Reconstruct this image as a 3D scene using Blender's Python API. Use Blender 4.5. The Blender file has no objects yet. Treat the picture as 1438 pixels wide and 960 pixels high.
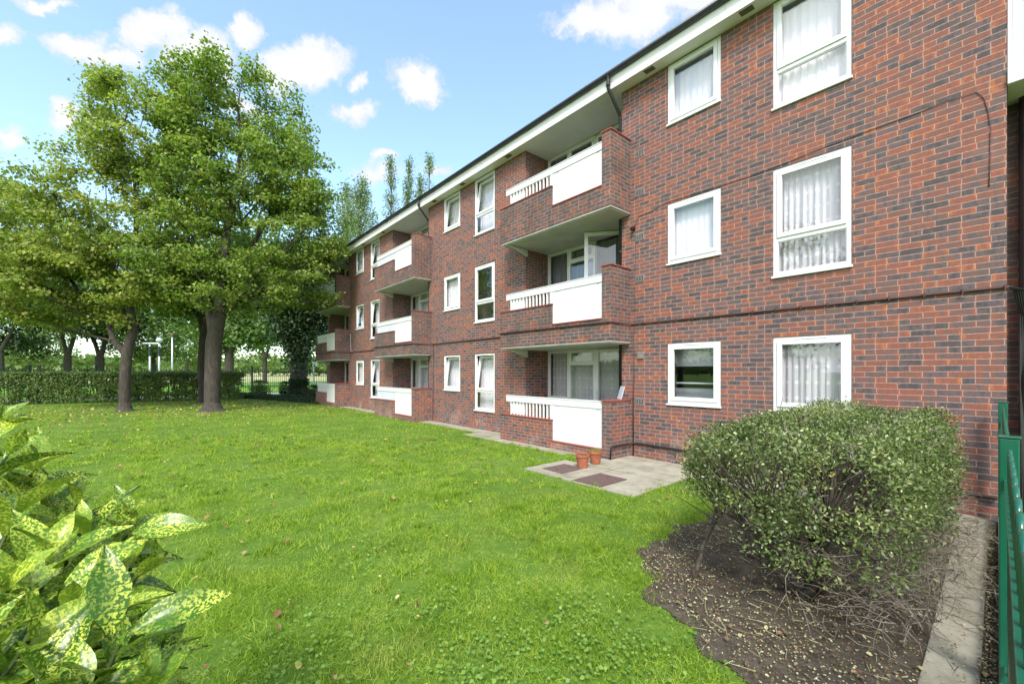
import bpy, math, random
import numpy as np
from mathutils import Vector, Matrix
random.seed(7); RNG = np.random.default_rng(11)
C = bpy.context.scene.collection
PI = math.pi
# ------------------------------------------------------------------ camera frame (X: towards the facade, Y: along it, Z up)
F_PX, CX, HY, EYE = 585.0, 719.0, 522.0, 1.72
A = math.atan(502/585.0); SA, CA = math.sin(A), math.cos(A)
def P(px, py, z):
    """point seen at a pixel of the 1438x960 photo at depth z"""
    lat = (px-CX)/F_PX*z
    return Vector((lat*CA+z*SA, -lat*SA+z*CA, EYE+(HY-py)/F_PX*z))
def G(px, z, h=0.0):
    v = P(px, HY, z); v.z = h; return v
D = 7.37            # facade plane
XB = 6.70           # balcony fronts
XR = 8.17           # recess back wall
ST = 2.625          # storey
# ------------------------------------------------------------------ mesh helpers
class MB:
    def __init__(s): s.v=[]; s.f=[]; s.smooth=False
    def face(s, pts):
        n=len(s.v); s.v += [tuple(p) for p in pts]; s.f.append(tuple(range(n,n+len(pts)))); return s
    def box(s, x0,x1,y0,y1,z0,z1):
        n=len(s.v)
        s.v += [(x0,y0,z0),(x1,y0,z0),(x1,y1,z0),(x0,y1,z0),(x0,y0,z1),(x1,y0,z1),(x1,y1,z1),(x0,y1,z1)]
        for q in ((3,2,1,0),(4,5,6,7),(0,1,5,4),(1,2,6,5),(2,3,7,6),(3,0,4,7)): s.f.append(tuple(n+i for i in q))
        return s
    def tube(s, pts, r, n=8, cap=True):
        pts=[Vector(p) for p in pts]; m=len(pts)
        rs = r if isinstance(r,(list,tuple)) else [r]*m
        base=len(s.v); up=None
        for i,p in enumerate(pts):
            t = (pts[min(i+1,m-1)]-pts[max(i-1,0)]).normalized()
            if up is None:
                up = Vector((0,0,1)) if abs(t.z)<.9 else Vector((1,0,0))
            a = t.cross(up).normalized(); b = a.cross(t).normalized(); up = b
            for k in range(n):
                w=2*PI*k/n; s.v.append(tuple(p+(a*math.cos(w)+b*math.sin(w))*rs[i]))
        for i in range(m-1):
            for k in range(n):
                k2=(k+1)%n; s.f.append((base+i*n+k, base+i*n+k2, base+(i+1)*n+k2, base+(i+1)*n+k))
        if cap:
            s.f.append(tuple(base+k for k in range(n))[::-1]); s.f.append(tuple(base+(m-1)*n+k for k in range(n)))
        return s
    def lathe(s, c, prof, n=24):
        base=len(s.v)
        for r,z in prof:
            for k in range(n):
                w=2*PI*k/n; s.v.append((c[0]+r*math.cos(w), c[1]+r*math.sin(w), c[2]+z))
        for i in range(len(prof)-1):
            for k in range(n):
                k2=(k+1)%n; s.f.append((base+i*n+k, base+i*n+k2, base+(i+1)*n+k2, base+(i+1)*n+k))
        return s
    def build(s, name, mat, parent=None, smooth=False, bevel=0, solid=0):
        me = bpy.data.meshes.new(name); me.from_pydata(s.v,[],s.f); me.update()
        uv = me.uv_layers.new(name='UVMap')
        n=len(me.loops); vi=np.empty(n,np.int32); me.loops.foreach_get('vertex_index',vi)
        co=np.empty(len(me.vertices)*3); me.vertices.foreach_get('co',co); co=co.reshape(-1,3)
        no=np.empty(len(me.polygons)*3); me.polygons.foreach_get('normal',no); no=np.abs(no.reshape(-1,3))
        lt=np.empty(len(me.polygons),np.int32); me.polygons.foreach_get('loop_total',lt)
        ax=np.repeat(np.argmax(no,axis=1),lt); c=co[vi]
        u=np.where(ax==0,c[:,1],c[:,0]); v=np.where(ax==2,c[:,1],c[:,2])
        uv.data.foreach_set('uv',np.stack([u,v],1).ravel())
        if smooth: me.polygons.foreach_set('use_smooth',[True]*len(me.polygons))
        o = link(name, me, mat, parent)
        if bevel:
            b=o.modifiers.new('bevel','BEVEL'); b.width=bevel; b.segments=2; b.limit_method='ANGLE'
        if solid:
            b=o.modifiers.new('solid','SOLIDIFY'); b.thickness=solid
        return o
def link(name, me, mat, parent=None):
    o=bpy.data.objects.new(name,me); C.objects.link(o)
    if mat: me.materials.append(mat)
    if parent is not None:
        o.parent=parent
        if parent.type=='EMPTY': o.location = -parent.location
    return o
def npmesh(name, groups, mat, parent=None, smooth=False):
    """groups: list of (V (n,3), F (m,k)) joined in ONE mesh"""
    Vs=[];idx=[];tot=[];off=0
    for V,Fc in groups:
        if len(V)==0: continue
        Vs.append(V); idx.append((Fc+off).ravel()); tot.append(np.full(len(Fc),Fc.shape[1],np.int32)); off+=len(V)
    V=np.concatenate(Vs).astype(np.float32); idx=np.concatenate(idx).astype(np.int32); tot=np.concatenate(tot)
    me=bpy.data.meshes.new(name); me.vertices.add(len(V)); me.vertices.foreach_set('co',V.ravel())
    me.loops.add(len(idx)); me.loops.foreach_set('vertex_index',idx)
    me.polygons.add(len(tot)); st=np.concatenate([[0],np.cumsum(tot)[:-1]]).astype(np.int32)
    me.polygons.foreach_set('loop_start',st)
    me.update(calc_edges=True); me.validate()
    if smooth: me.polygons.foreach_set('use_smooth',np.ones(len(me.polygons),bool))
    return link(name,me,mat,parent)
def thing(name, label, cat, loc=(0,0,0), group=None):
    o=bpy.data.objects.new(name,None); C.objects.link(o); o.location=loc; o.empty_display_size=.2
    o['label']=label; o['category']=cat
    if group: o['group']=group
    return o
def tag(o, label=None, cat=None, group=None, kind=None):
    if label: o['label']=label
    if cat: o['category']=cat
    if group: o['group']=group
    if kind: o['kind']=kind
    return o
# rotation matrices from direction + roll, vectorised
def frames(dirs, ups):
    y=dirs/np.linalg.norm(dirs,axis=1,keepdims=True)
    x=np.cross(y,ups); x/= (np.linalg.norm(x,axis=1,keepdims=True)+1e-9)
    z=np.cross(x,y)
    return np.stack([x,y,z],axis=2)           # columns: side, along, normal
def scatter(tv, tf, pos, R, sc):
    """template verts (x side, y along, z normal) copied n times"""
    n=len(pos); V=np.einsum('nij,kj->nki',R,tv)*sc[:,None,None] if sc.ndim==1 else np.einsum('nij,nkj->nki',R,tv[None]*sc[:,None,:])
    V=V+pos[:,None,:]
    k=len(tv); Fc=(tf[None]+(np.arange(n)*k)[:,None,None]).reshape(-1,tf.shape[1])
    return V.reshape(-1,3), Fc
def rnd_unit(n):
    v=RNG.normal(size=(n,3)); return v/np.linalg.norm(v,axis=1,keepdims=True)
def noise3(p, s=1.0, seed=0):
    p=p*s; o=seed*1.7
    return (np.sin(p[:,0]*1.7+1.3*np.sin(p[:,1]*1.1+o)+o)+np.sin(p[:,1]*1.9+1.1*np.sin(p[:,2]*1.3+o)+2*o)+np.sin(p[:,2]*2.1+1.2*np.sin(p[:,0]*.9+o)))/3
# ------------------------------------------------------------------ materials
class NT:
    def __init__(s, nt): s.nt=nt; s.n=nt.nodes; s.l=nt.links
    def node(s, t, **kw):
        o=s.n.new(t)
        for k,v in kw.items(): setattr(o,k,v)
        return o
    def set(s, sock, v):
        if hasattr(v,'is_linked') or isinstance(v,bpy.types.NodeSocket): s.l.new(v,sock)
        else: sock.default_value=v
    def math(s, op, a, b=0.0, c=None, clamp=False):
        o=s.node('ShaderNodeMath',operation=op,use_clamp=clamp); s.set(o.inputs[0],a); s.set(o.inputs[1],b)
        if c is not None: s.set(o.inputs[2],c)
        return o.outputs[0]
    def vm(s, op, a, b=(0,0,0)):
        o=s.node('ShaderNodeVectorMath',operation=op); s.set(o.inputs[0],a); s.set(o.inputs[1],b)
        return o.outputs['Value'] if op in('DOT_PRODUCT','LENGTH') else o.outputs[0]
    def noise(s, vec, scale, detail=4, rough=.55, dist=0):
        o=s.node('ShaderNodeTexNoise'); s.set(o.inputs['Vector'],vec); o.inputs['Scale'].default_value=scale
        o.inputs['Detail'].default_value=detail; o.inputs['Roughness'].default_value=rough; o.inputs['Distortion'].default_value=dist
        return o.outputs[0]
    def ramp(s, fac, stops, interp='LINEAR'):
        o=s.node('ShaderNodeValToRGB'); e=o.color_ramp; e.interpolation=interp
        while len(e.elements)<len(stops): e.elements.new(.5)
        for i,(p,c) in enumerate(stops): e.elements[i].position=p; e.elements[i].color=(c[0],c[1],c[2],1)
        s.l.new(fac,o.inputs[0]); return o.outputs[0]
    def mix(s, f, a, b, mode='MIX'):
        o=s.node('ShaderNodeMix',data_type='RGBA',blend_type=mode); s.set(o.inputs[0],f)
        for i,v in ((6,a),(7,b)):
            if isinstance(v,tuple): v=(v[0],v[1],v[2],1)
            s.set(o.inputs[i],v)
        return o.outputs[2]
    def mapr(s, v, a,b,c=0.0,d=1.0):
        o=s.node('ShaderNodeMapRange'); s.set(o.inputs[0],v)
        for i,x in enumerate((a,b,c,d)): o.inputs[i+1].default_value=x
        return o.outputs[0]
def newmat(name):
    m=bpy.data.materials.new(name); m.use_nodes=True; t=NT(m.node_tree)
    bs=m.node_tree.nodes['Principled BSDF']; out=m.node_tree.nodes['Material Output']
    return m,t,bs,out
def coord(t, which='Object'):
    return t.node('ShaderNodeTexCoord').outputs[which]
def bump(t, bs, h, strength=.3, dist=.01):
    b=t.node('ShaderNodeBump'); b.inputs['Strength'].default_value=strength; b.inputs['Distance'].default_value=dist
    t.l.new(h,b.inputs['Height']); t.l.new(b.outputs[0],bs.inputs['Normal'])
def simple(name, col, rough=.6, var=.15, scale=8, bmp=0.0, col2=None, detail=5, metal=0, spec=.5):
    m,t,bs,out=newmat(name); co=coord(t)
    nz=t.noise(co,scale,detail)
    c2 = col2 or tuple(c*(1-var*2) for c in col)
    c=t.ramp(nz,[(.3,c2),(.7,col)])
    t.l.new(c,bs.inputs['Base Color']); bs.inputs['Roughness'].default_value=rough; bs.inputs['Metallic'].default_value=metal
    bs.inputs['Specular IOR Level'].default_value=spec
    if bmp: bump(t,bs,t.noise(co,scale*3,6),bmp,.01)
    return m
NS_=3; PER=.225*3+.1125
def brick(name, dark=.42, dull=0.0, damp=True):
    m,t,bs,out=newmat(name)
    uv=coord(t,'UV'); ob=coord(t)
    sep=t.node('ShaderNodeSeparateXYZ'); 
    w=t.noise(uv,9,2); wob=t.math('MULTIPLY',t.math('SUBTRACT',w,.5),.008)
    t.l.new(uv,sep.inputs[0]); u=t.math('ADD',sep.outputs[0],wob); v=t.math('ADD',sep.outputs[1],wob)
    vr=t.math('DIVIDE',v,.075); row=t.math('FLOOR',vr); fv=t.math('MULTIPLY',t.math('FRACT',vr),.075)
    odd=t.math('MODULO',t.math('ADD',row,1000),2)
    jr=t.node('ShaderNodeTexWhiteNoise',noise_dimensions='1D'); t.l.new(row,jr.inputs['W'])
    up=t.math('DIVIDE',t.math('ADD',t.math('ADD',u,50),t.math('ADD',t.math('MULTIPLY',odd,.1125),t.math('ADD',t.math('MULTIPLY',t.math('FLOOR',t.math('MULTIPLY',jr.outputs['Value'],3)),.225),t.math('MULTIPLY',jr.outputs['Value'],.02)))),PER)
    k=t.math('FLOOR',up); f=t.math('MULTIPLY',t.math('FRACT',up),PER)
    hd=t.math('GREATER_THAN',f,.225*NS_)
    f=t.math('SUBTRACT',f,t.math('MULTIPLY',t.math('FLOOR',t.math('DIVIDE',t.math('MINIMUM',f,.225*NS_-.0001),.225)),.225)) if False else f
    bi=t.math('FLOOR',t.math('DIVIDE',t.math('MINIMUM',f,.225*NS_+.0001),.225)); bi=t.math('MINIMUM',bi,NS_)
    fx=t.math('SUBTRACT',f,t.math('MULTIPLY',bi,.225)); wd=t.math('SUBTRACT',.225,t.math('MULTIPLY',hd,.1125))
    ex=t.math('MINIMUM',fx,t.math('SUBTRACT',wd,fx)); ev=t.math('MINIMUM',fv,t.math('SUBTRACT',.075,fv))
    e=t.math('MINIMUM',ex,ev)
    rag=t.math('MULTIPLY',t.math('SUBTRACT',t.noise(uv,55,3),.5),.007)
    inb=t.mapr(t.math('ADD',e,rag),.0028,.0065)
    cb=t.node('ShaderNodeCombineXYZ'); t.l.new(t.math('ADD',t.math('MULTIPLY',k,16),bi),cb.inputs[0]); t.l.new(row,cb.inputs[1])
    wn=t.node('ShaderNodeTexWhiteNoise',noise_dimensions='3D'); t.l.new(cb.outputs[0],wn.inputs['Vector'])
    wsep=t.node('ShaderNodeSeparateColor'); t.l.new(wn.outputs['Color'],wsep.inputs[0])
    mot=t.math('SUBTRACT',t.noise(t.vm('MULTIPLY',uv,(1,.45,1)),19,2,.6),.5)
    ends=t.mapr(ex,.0,.05,.24,-.03); big=t.math('SUBTRACT',t.noise(ob,.55,3),.5)
    val=t.math('ADD',t.math('ADD',t.math('MULTIPLY',wn.outputs['Value'],.82),ends),t.math('MULTIPLY',mot,1.15)); val=t.math('ADD',val,t.math('MULTIPLY',big,.6)); val=t.math('ADD',val,t.math('MULTIPLY',t.math('SUBTRACT',t.noise(uv,48,4,.65),.5),.45))
    d=dark
    col=t.ramp(val,[(0,(.075,.067,.074)),(d-.14,(.125,.100,.105)),(d+.0,(.17,.102,.093)),(d+.12,(.21,.092,.073)),(d+.30,(.265,.096,.068)),(.90,(.30,.102,.064)),(.98,(.40,.13,.052)),(1,(.43,.15,.055))])
    # brick to brick brightness
    col=t.mix(t.math('MULTIPLY',wsep.outputs[2],.3),col,(.13,.09,.075))
    grain=t.noise(uv,140,4,.7)
    col=t.mix(t.mapr(grain,.55,.8,0,.35),col,(.45,.28,.22))
    mort=t.ramp(t.noise(uv,30,4),[(.3,(.30,.18,.15)),(.7,(.48,.31,.26))])
    full=t.mix(inb,mort,col)
    if dull:
        st=t.mapr(t.noise(ob,1.9,6,.65),.38,.66,0,1)
        full=t.mix(t.math('MULTIPLY',st,dull),full,(.075,.062,.055))
    # efflorescence and splash stains low on the wall and at random
    sp=t.node('ShaderNodeSeparateXYZ'); t.l.new(ob,sp.inputs[0])
    low=t.mapr(sp.outputs[2],.0,.85,1,0)
    ef=t.math('MULTIPLY',t.mapr(t.noise(ob,1.1,7,.7),.52,.72,0,.55),low)
    full=t.mix(ef,full,(.48,.40,.36))
    ef2=t.mapr(t.noise(ob,.8,6,.7),.60,.78,0,.28); full=t.mix(ef2,full,(.46,.30,.25))
    t.l.new(full,bs.inputs['Base Color']); bs.inputs['Roughness'].default_value=.9; bs.inputs['Specular IOR Level'].default_value=.25
    h=t.math('ADD',t.math('MULTIPLY',inb,.7),t.math('MULTIPLY',grain,.35))
    bump(t,bs,h,.55,.006)
    return m
def leafmat(name, stops, trans=.35, rough=.45, spec=.35, big=0, brown=None):
    m,t,bs,out=newmat(name)
    gi=t.node('ShaderNodeNewGeometry'); r=gi.outputs['Random Per Island']
    if big:
        nz=t.noise(coord(t),big,3); r=t.math('ADD',t.math('MULTIPLY',r,.6),t.mapr(nz,.3,.7,0,.4))
    c=t.ramp(r,stops)
    if brown: c=t.mix(t.mapr(t.noise(coord(t),1.3,4,.6),.50,.70,0,.55),c,brown)
    t.l.new(c,bs.inputs['Base Color']); bs.inputs['Roughness'].default_value=rough; bs.inputs['Specular IOR Level'].default_value=spec
    tr=t.node('ShaderNodeBsdfTranslucent'); t.l.new(t.mix(1.0,c,(1.0,1.25,.55),'MULTIPLY'),tr.inputs[0])
    mx=t.node('ShaderNodeMixShader'); mx.inputs[0].default_value=trans
    t.l.new(bs.outputs[0],mx.inputs[1]); t.l.new(tr.outputs[0],mx.inputs[2]); t.l.new(mx.outputs[0],out.inputs[0])
    return m
M={}
M['brick']=brick('brick_wall'); M['brick_stained']=brick('brick_weathered',dark=.52,dull=.6); M['brick_dark']=brick('brick_wing_dark',dark=.6,dull=.7)  # last one: darker tones and more dark patches, for the stair wing
M['brick_pier']=brick('brick_pier',dark=.38,dull=.12)
M['upvc']=simple('white_upvc',(.74,.745,.74),.35,.02,3)
def painted():
    m,t,bs,out=newmat('white_paint_flaking'); co=coord(t)
    mp=t.vm('MULTIPLY',co,(1,.5,2)); fl=t.mapr(t.noise(mp,9,8,.75),.60,.66)
    patch=t.mapr(t.noise(co,1.3,3),.5,.62); fl=t.math('MULTIPLY',fl,patch)
    c=t.mix(t.mapr(t.noise(co,3,5),.3,.8,0,.3),(.78,.78,.76),(.60,.60,.57)); c=t.mix(t.math('MULTIPLY',fl,.6),c,(.33,.31,.28))
    t.l.new(c,bs.inputs['Base Color']); bs.inputs['Roughness'].default_value=.6; return m
M['fascia']=painted()
M['panel']=simple('white_panel_board',(.74,.74,.735),.45,.02,1.5)
M['infill']=simple('grey_white_sheet',(.62,.66,.72),.4,.06,5)
M['soffit']=simple('soffit_board',(.80,.79,.78),.7,.08,1.2)
M['underside']=simple('painted_concrete_underside',(.58,.57,.54),.8,.12,2.5)
M['tile']=simple('red_coping_tile',(.36,.09,.07),.5,.2,12)
M['gutter']=simple('dark_gutter_plastic',(.035,.036,.045),.35,.15,4)
M['black']=simple('black_pipe_plastic',(.02,.02,.022),.45,.2,6)
M['cable']=simple('brown_cable_sleeve',(.09,.045,.042),.5,.2,8)
M['felt']=simple('roof_felt',(.09,.09,.09),.9,.2,2)
M['interior']=simple('unlit_room_grey',(.16,.15,.14),.9,.1,1)  # rooms coloured dark grey to give darkness behind the glass
M['louvre']=simple('grey_air_brick',(.26,.23,.22),.8,.2,20)
M['vent']=simple('brown_soffit_vent',(.16,.14,.10),.7,.2,20)
M['ply']=simple('sheet_grey_white',(.60,.64,.70),.35,.08,3)
def glass():
    m,t,bs,out=newmat('window_glass'); nt=m.node_tree; nt.nodes.remove(bs)
    fr=t.node('ShaderNodeFresnel'); gg=t.node('ShaderNodeNewGeometry'); t.l.new(t.math('ADD',1.6,t.math('MULTIPLY',gg.outputs['Backfacing'],1/1.6-1.6)),fr.inputs[0])
    tr=t.node('ShaderNodeBsdfTransparent'); tr.inputs[0].default_value=(.97,.97,.98,1)
    gl=t.node('ShaderNodeBsdfGlossy'); gl.inputs['Roughness'].default_value=.0; gl.inputs[0].default_value=(.95,.98,1,1)
    b=t.node('ShaderNodeBump'); b.inputs['Strength'].default_value=.04; b.inputs['Distance'].default_value=.02
    t.l.new(t.noise(coord(t),1.6,1),b.inputs['Height']); t.l.new(b.outputs[0],gl.inputs['Normal'])
    mx=t.node('ShaderNodeMixShader'); t.l.new(fr.outputs[0],mx.inputs[0]); t.l.new(tr.outputs[0],mx.inputs[1]); t.l.new(gl.outputs[0],mx.inputs[2])
    t.l.new(mx.outputs[0],out.inputs[0]); return m
M['glass']=glass()
def netmat(name,c1,c2,alpha,pattern=False):
    m,t,bs,out=newmat(name)
    co=coord(t)
    cl=t.mix(t.noise(co,6,3),c1,c2)
    t.l.new(cl,bs.inputs['Base Color']); bs.inputs['Roughness'].default_value=.9
    tr=t.node('ShaderNodeBsdfTransparent'); mx=t.node('ShaderNodeMixShader')
    if pattern:
        sp=t.node('ShaderNodeSeparateXYZ'); t.l.new(co,sp.inputs[0])
        yy=t.math('SUBTRACT',t.math('FRACT',t.math('DIVIDE',sp.outputs[1],.13)),.5); zz=t.math('SUBTRACT',t.math('FRACT',t.math('DIVIDE',sp.outputs[2],.24)),.5)
        dd=t.math('SQRT',t.math('ADD',t.math('MULTIPLY',yy,yy),t.math('MULTIPLY',t.math('MULTIPLY',zz,zz),3.0)))
        mk=t.math('LESS_THAN',dd,.2); t.l.new(t.math('ADD',alpha,t.math('MULTIPLY',mk,.95-alpha),clamp=True),mx.inputs[0])
    else: mx.inputs[0].default_value=alpha
    t.l.new(tr.outputs[0],mx.inputs[1]); t.l.new(bs.outputs[0],mx.inputs[2]); t.l.new(mx.outputs[0],out.inputs[0]); return m
M['net']=netmat('white_net_curtain',(.94,.91,.93),(.86,.84,.87),.95)
M['lace']=netmat('patterned_net_curtain',(.87,.85,.87),(.74,.73,.76),.74,True)
M['drape']=netmat('grey_drape',(.30,.31,.35),(.22,.23,.27),1.0)
M['green_paint']=simple('green_powder_coat',(.008,.11,.062),.22,.1,5,spec=.6)
M['dark_paint']=simple('dark_green_paint',(.012,.035,.03),.5,.2,5)
M['steel']=simple('galvanised_steel',(.62,.66,.68),.4,.1,6,metal=.3)
M['terracotta']=simple('terracotta',(.40,.13,.065),.75,.15,14)
M['compost']=simple('compost',(.05,.035,.025),.95,.3,40,bmp=.6)
M['green_stem']=simple('green_stem',(.06,.10,.03),.6,.2,20)
M['manhole']=simple('rusty_cover',(.155,.095,.085),.8,.2,30,bmp=.4)
def ground_mats():
    def gm(name, fn, rough=.95, bs_=.4,dist=.02):
        m,t,bs,out=newmat(name); co=coord(t); c,h=fn(t,co)
        t.l.new(c,bs.inputs['Base Color']); bs.inputs['Roughness'].default_value=rough; bs.inputs['Specular IOR Level'].default_value=.2
        bump(t,bs,h,bs_,dist); return m
    def field(t,co):
        a=t.noise(co,.09,6,.6); sp=t.node('ShaderNodeSeparateXYZ'); t.l.new(co,sp.inputs[0])
        y=t.math('ADD',sp.outputs[1],t.math('MULTIPLY',t.math('SUBTRACT',a,.5),60))
        g=t.ramp(t.noise(co,1.2,5),[(.3,(.10,.23,.02)),(.7,(.17,.32,.035))])
        dry=t.ramp(t.noise(co,.5,5),[(.3,(.30,.31,.12)),(.7,(.42,.40,.20))])
        return t.mix(t.mapr(y,70,95),g,dry), t.noise(co,8,4)
    M['field']=gm('park_grass',field)
    def lawn(t,co):  # turf coloured darker than the blades, painting shade between them for depth
        a=t.noise(co,.7,5,.6); b=t.noise(co,9,5,.65); c=t.noise(co,60,3,.7)
        g=t.ramp(t.math('ADD',t.math('MULTIPLY',a,.5),t.math('MULTIPLY',b,.5)),[(.33,(.06,.115,.014)),(.5,(.10,.18,.02)),(.68,(.19,.25,.05))])
        g=t.mix(t.mapr(c,.45,.75,0,.6),g,(.05,.11,.01))
        s=t.mapr(t.noise(co,1.7,6,.7),.66,.76,0,.6)
        return t.mix(s,g,(.20,.16,.08)), c
    M['lawn']=gm('lawn_turf',lawn)
    def soil(t,co):
        b=t.noise(co,9,8,.7); c=t.noise(co,90,4,.7)
        g=t.ramp(b,[(.3,(.055,.044,.032)),(.6,(.115,.094,.070)),(.75,(.20,.17,.13))])
        g=t.mix(t.mapr(c,.58,.75,0,.8),g,(.18,.14,.10)); return g, t.math('ADD',b,t.math('MULTIPLY',c,.4))
    M['soil']=gm('bed_soil',soil,bs_=.9,dist=.03)
    def conc(t,co):
        b=t.noise(co,3,8,.7); c=t.noise(co,70,4,.7)
        g=t.ramp(b,[(.3,(.21,.195,.145)),(.5,(.33,.305,.24)),(.7,(.42,.39,.31))])
        g=t.mix(t.mapr(t.noise(co,1.1,7,.75),.5,.7,0,.6),g,(.15,.15,.09))
        g=t.mix(t.mapr(c,.6,.8,0,.5),g,(.14,.13,.10)); return g,c
    M['concrete']=gm('worn_concrete',conc,bs_=.3,dist=.005)
    def asph(t,co):
        c=t.noise(co,40,4); return t.ramp(c,[(.3,(.42,.41,.40)),(.7,(.52,.51,.50))]),c
    M['tarmac']=gm('pale_path_gravel',asph)
    def bark(t,co):
        q=t.vm('MULTIPLY',co,(1,1,.25)); b=t.noise(q,14,8,.7); a=t.noise(co,1.5,4)
        g=t.ramp(b,[(.3,(.035,.030,.026)),(.55,(.075,.065,.056)),(.75,(.14,.125,.108))])
        g=t.mix(t.mapr(a,.5,.7,0,.4),g,(.09,.10,.05)); return g,b
    M['bark']=gm('grey_bark',bark,bs_=.8,dist=.03)
    def twig(t,co):
        b=t.noise(co,25,4); return t.ramp(b,[(.3,(.12,.095,.075)),(.7,(.30,.26,.21))]),b
    M['twig']=gm('dry_twig',twig)
    def dtwig(t,co):
        b=t.noise(co,25,4); return t.ramp(b,[(.3,(.04,.032,.026)),(.7,(.11,.09,.07))]),b
    M['stem']=gm('dark_stem',dtwig)
ground_mats()
M['maple']=leafmat('maple_leaves',[(0,(.055,.10,.02)),(.3,(.13,.20,.038)),(.6,(.245,.32,.065)),(.85,(.40,.44,.13)),(.96,(.52,.45,.10)),(1,(.50,.30,.07))],.5,big=.9)
M['maple_yellow']=leafmat('turning_leaves',[(0,(.065,.11,.02)),(.3,(.17,.225,.04)),(.6,(.31,.36,.08)),(.85,(.52,.50,.15)),(1,(.60,.42,.10))],.5,big=.9)
M['park_leaf']=leafmat('park_tree_leaves',[(0,(.06,.12,.03)),(.5,(.12,.20,.045)),(1,(.24,.31,.08))],.4,big=.3)
M['dark_leaf']=leafmat('ivy_leaves',[(0,(.012,.03,.008)),(.6,(.03,.065,.016)),(1,(.07,.12,.03))],.15,big=.6)
M['poplar_leaf']=leafmat('poplar_leaves',[(0,(.09,.14,.06)),(.5,(.17,.24,.10)),(1,(.30,.38,.18))],.35)
M['hedge_leaf']=leafmat('hedge_leaves',[(0,(.05,.09,.02)),(.55,(.11,.18,.04)),(.9,(.22,.29,.09)),(1,(.26,.13,.06))],.3,big=1.2)
M['bush_leaf']=leafmat('cotoneaster_leaves',[(0,(.03,.06,.016)),(.35,(.095,.145,.038)),(.7,(.21,.26,.08)),(.9,(.42,.45,.20)),(.96,(.42,.40,.08)),(1,(.25,.11,.05))],.2,rough=.35,spec=.5,big=2)
M['blade']=leafmat('grass_blades',[(0,(.06,.115,.012)),(.28,(.165,.28,.022)),(.58,(.32,.455,.04)),(.84,(.47,.56,.11)),(.96,(.52,.52,.20)),(1,(.50,.42,.24))],.4,rough=.5,spec=.2,big=2.2,brown=(.36,.37,.11))
M['clover']=leafmat('clover_leaves',[(0,(.13,.25,.035)),(1,(.29,.43,.09))],.4)
M['fallen']=leafmat('fallen_leaves',[(0,(.16,.07,.035)),(.35,(.30,.16,.07)),(.6,(.42,.28,.14)),(.8,(.55,.42,.10)),(1,(.60,.50,.25))],.15)
M['litter']=leafmat('leaf_litter',[(0,(.10,.06,.035)),(.4,(.22,.14,.07)),(.7,(.42,.40,.20)),(.95,(.5,.5,.3)),(1,(.35,.10,.04))],.1)
def aucuba():
    m,t,bs,out=newmat('speckled_laurel_leaf'); co=coord(t); uv=coord(t,'Object')
    sp=t.mapr(t.noise(co,210,3,.55,.4),.49,.55); f=t.math('MULTIPLY',sp,t.mapr(t.noise(co,14,3),.35,.6,.15,1))
    gi=t.node('ShaderNodeNewGeometry'); base=t.ramp(gi.outputs['Random Per Island'],[(0,(.03,.10,.008)),(.5,(.08,.19,.012)),(1,(.19,.31,.025))])
    c=t.mix(f,base,(.56,.62,.085))
    t.l.new(c,bs.inputs['Base Color']); bs.inputs['Roughness'].default_value=.3; bs.inputs['Specular IOR Level'].default_value=.38
    bump(t,bs,t.noise(co,30,3),.15,.003)
    tr=t.node('ShaderNodeBsdfTranslucent'); t.l.new(c,tr.inputs[0]); mx=t.node('ShaderNodeMixShader'); mx.inputs[0].default_value=.25
    t.l.new(bs.outputs[0],mx.inputs[1]); t.l.new(tr.outputs[0],mx.inputs[2]); t.l.new(mx.outputs[0],out.inputs[0]); return m
M['aucuba']=aucuba()
# ================================================================== SETTING
def sheet(name, x0,x1,y0,y1,z,mat, nx=1, ny=1, rough=0):
    xs=np.linspace(x0,x1,nx+1); ys=np.linspace(y0,y1,ny+1); gx,gy=np.meshgrid(xs,ys)
    V=np.stack([gx.ravel(),gy.ravel(),np.full(gx.size,z)],1)
    if rough: V[:,2]+=rough*noise3(V,1.0)
    i=np.arange(nx); j=np.arange(ny); ii,jj=np.meshgrid(i,j); a=(jj*(nx+1)+ii).ravel()
    Fc=np.stack([a,a+1,a+nx+2,a+nx+1],1)
    return tag(npmesh(name,[(V,Fc)],mat),kind='structure')
sheet('ground',-700,700,-300,1100,-.06,M['field'])
sheet('lawn',-45,14,-12,34.6,0,M['lawn'],60,50)
sheet('park_path',-60,60,37.6,40.2,-.045,M['tarmac'])
# soil bed under the shrub
BED=[(2.2,.30),(2.25,.75),(2.55,1.05),(2.75,1.45),(3.0,1.85),(3.3,2.1),(3.9,2.25),(4.6,2.25),(5.3,2.2),(6.2,2.3),(6.62,2.3),(6.62,.3)]
def inpoly(p, poly):
    x=p[:,0]; y=p[:,1]; r=np.zeros(len(p),bool); n=len(poly)
    for i in range(n):
        x1,y1=poly[i]; x2,y2=poly[(i+1)%n]
        c=((y1>y)!=(y2>y))&(x<(x2-x1)*(y-y1)/(y2-y1+1e-12)+x1); r^=c
    return r
def bed_mask(p, j=0.0):
    q=p.copy(); q[:,0]+=.06*np.sin(p[:,1]*9+p[:,0]*4)+.035*np.sin(p[:,1]*23); q[:,1]+=.06*np.sin(p[:,0]*8+1)+.035*np.sin(p[:,0]*21)
    if j: q[:,:2]+=RNG.normal(scale=j,size=(len(p),2))
    return inpoly(q,BED)|((p[:,1]<.42)&(p[:,1]>.2)&(p[:,0]>2.3)&(p[:,0]<6.7))
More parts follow.
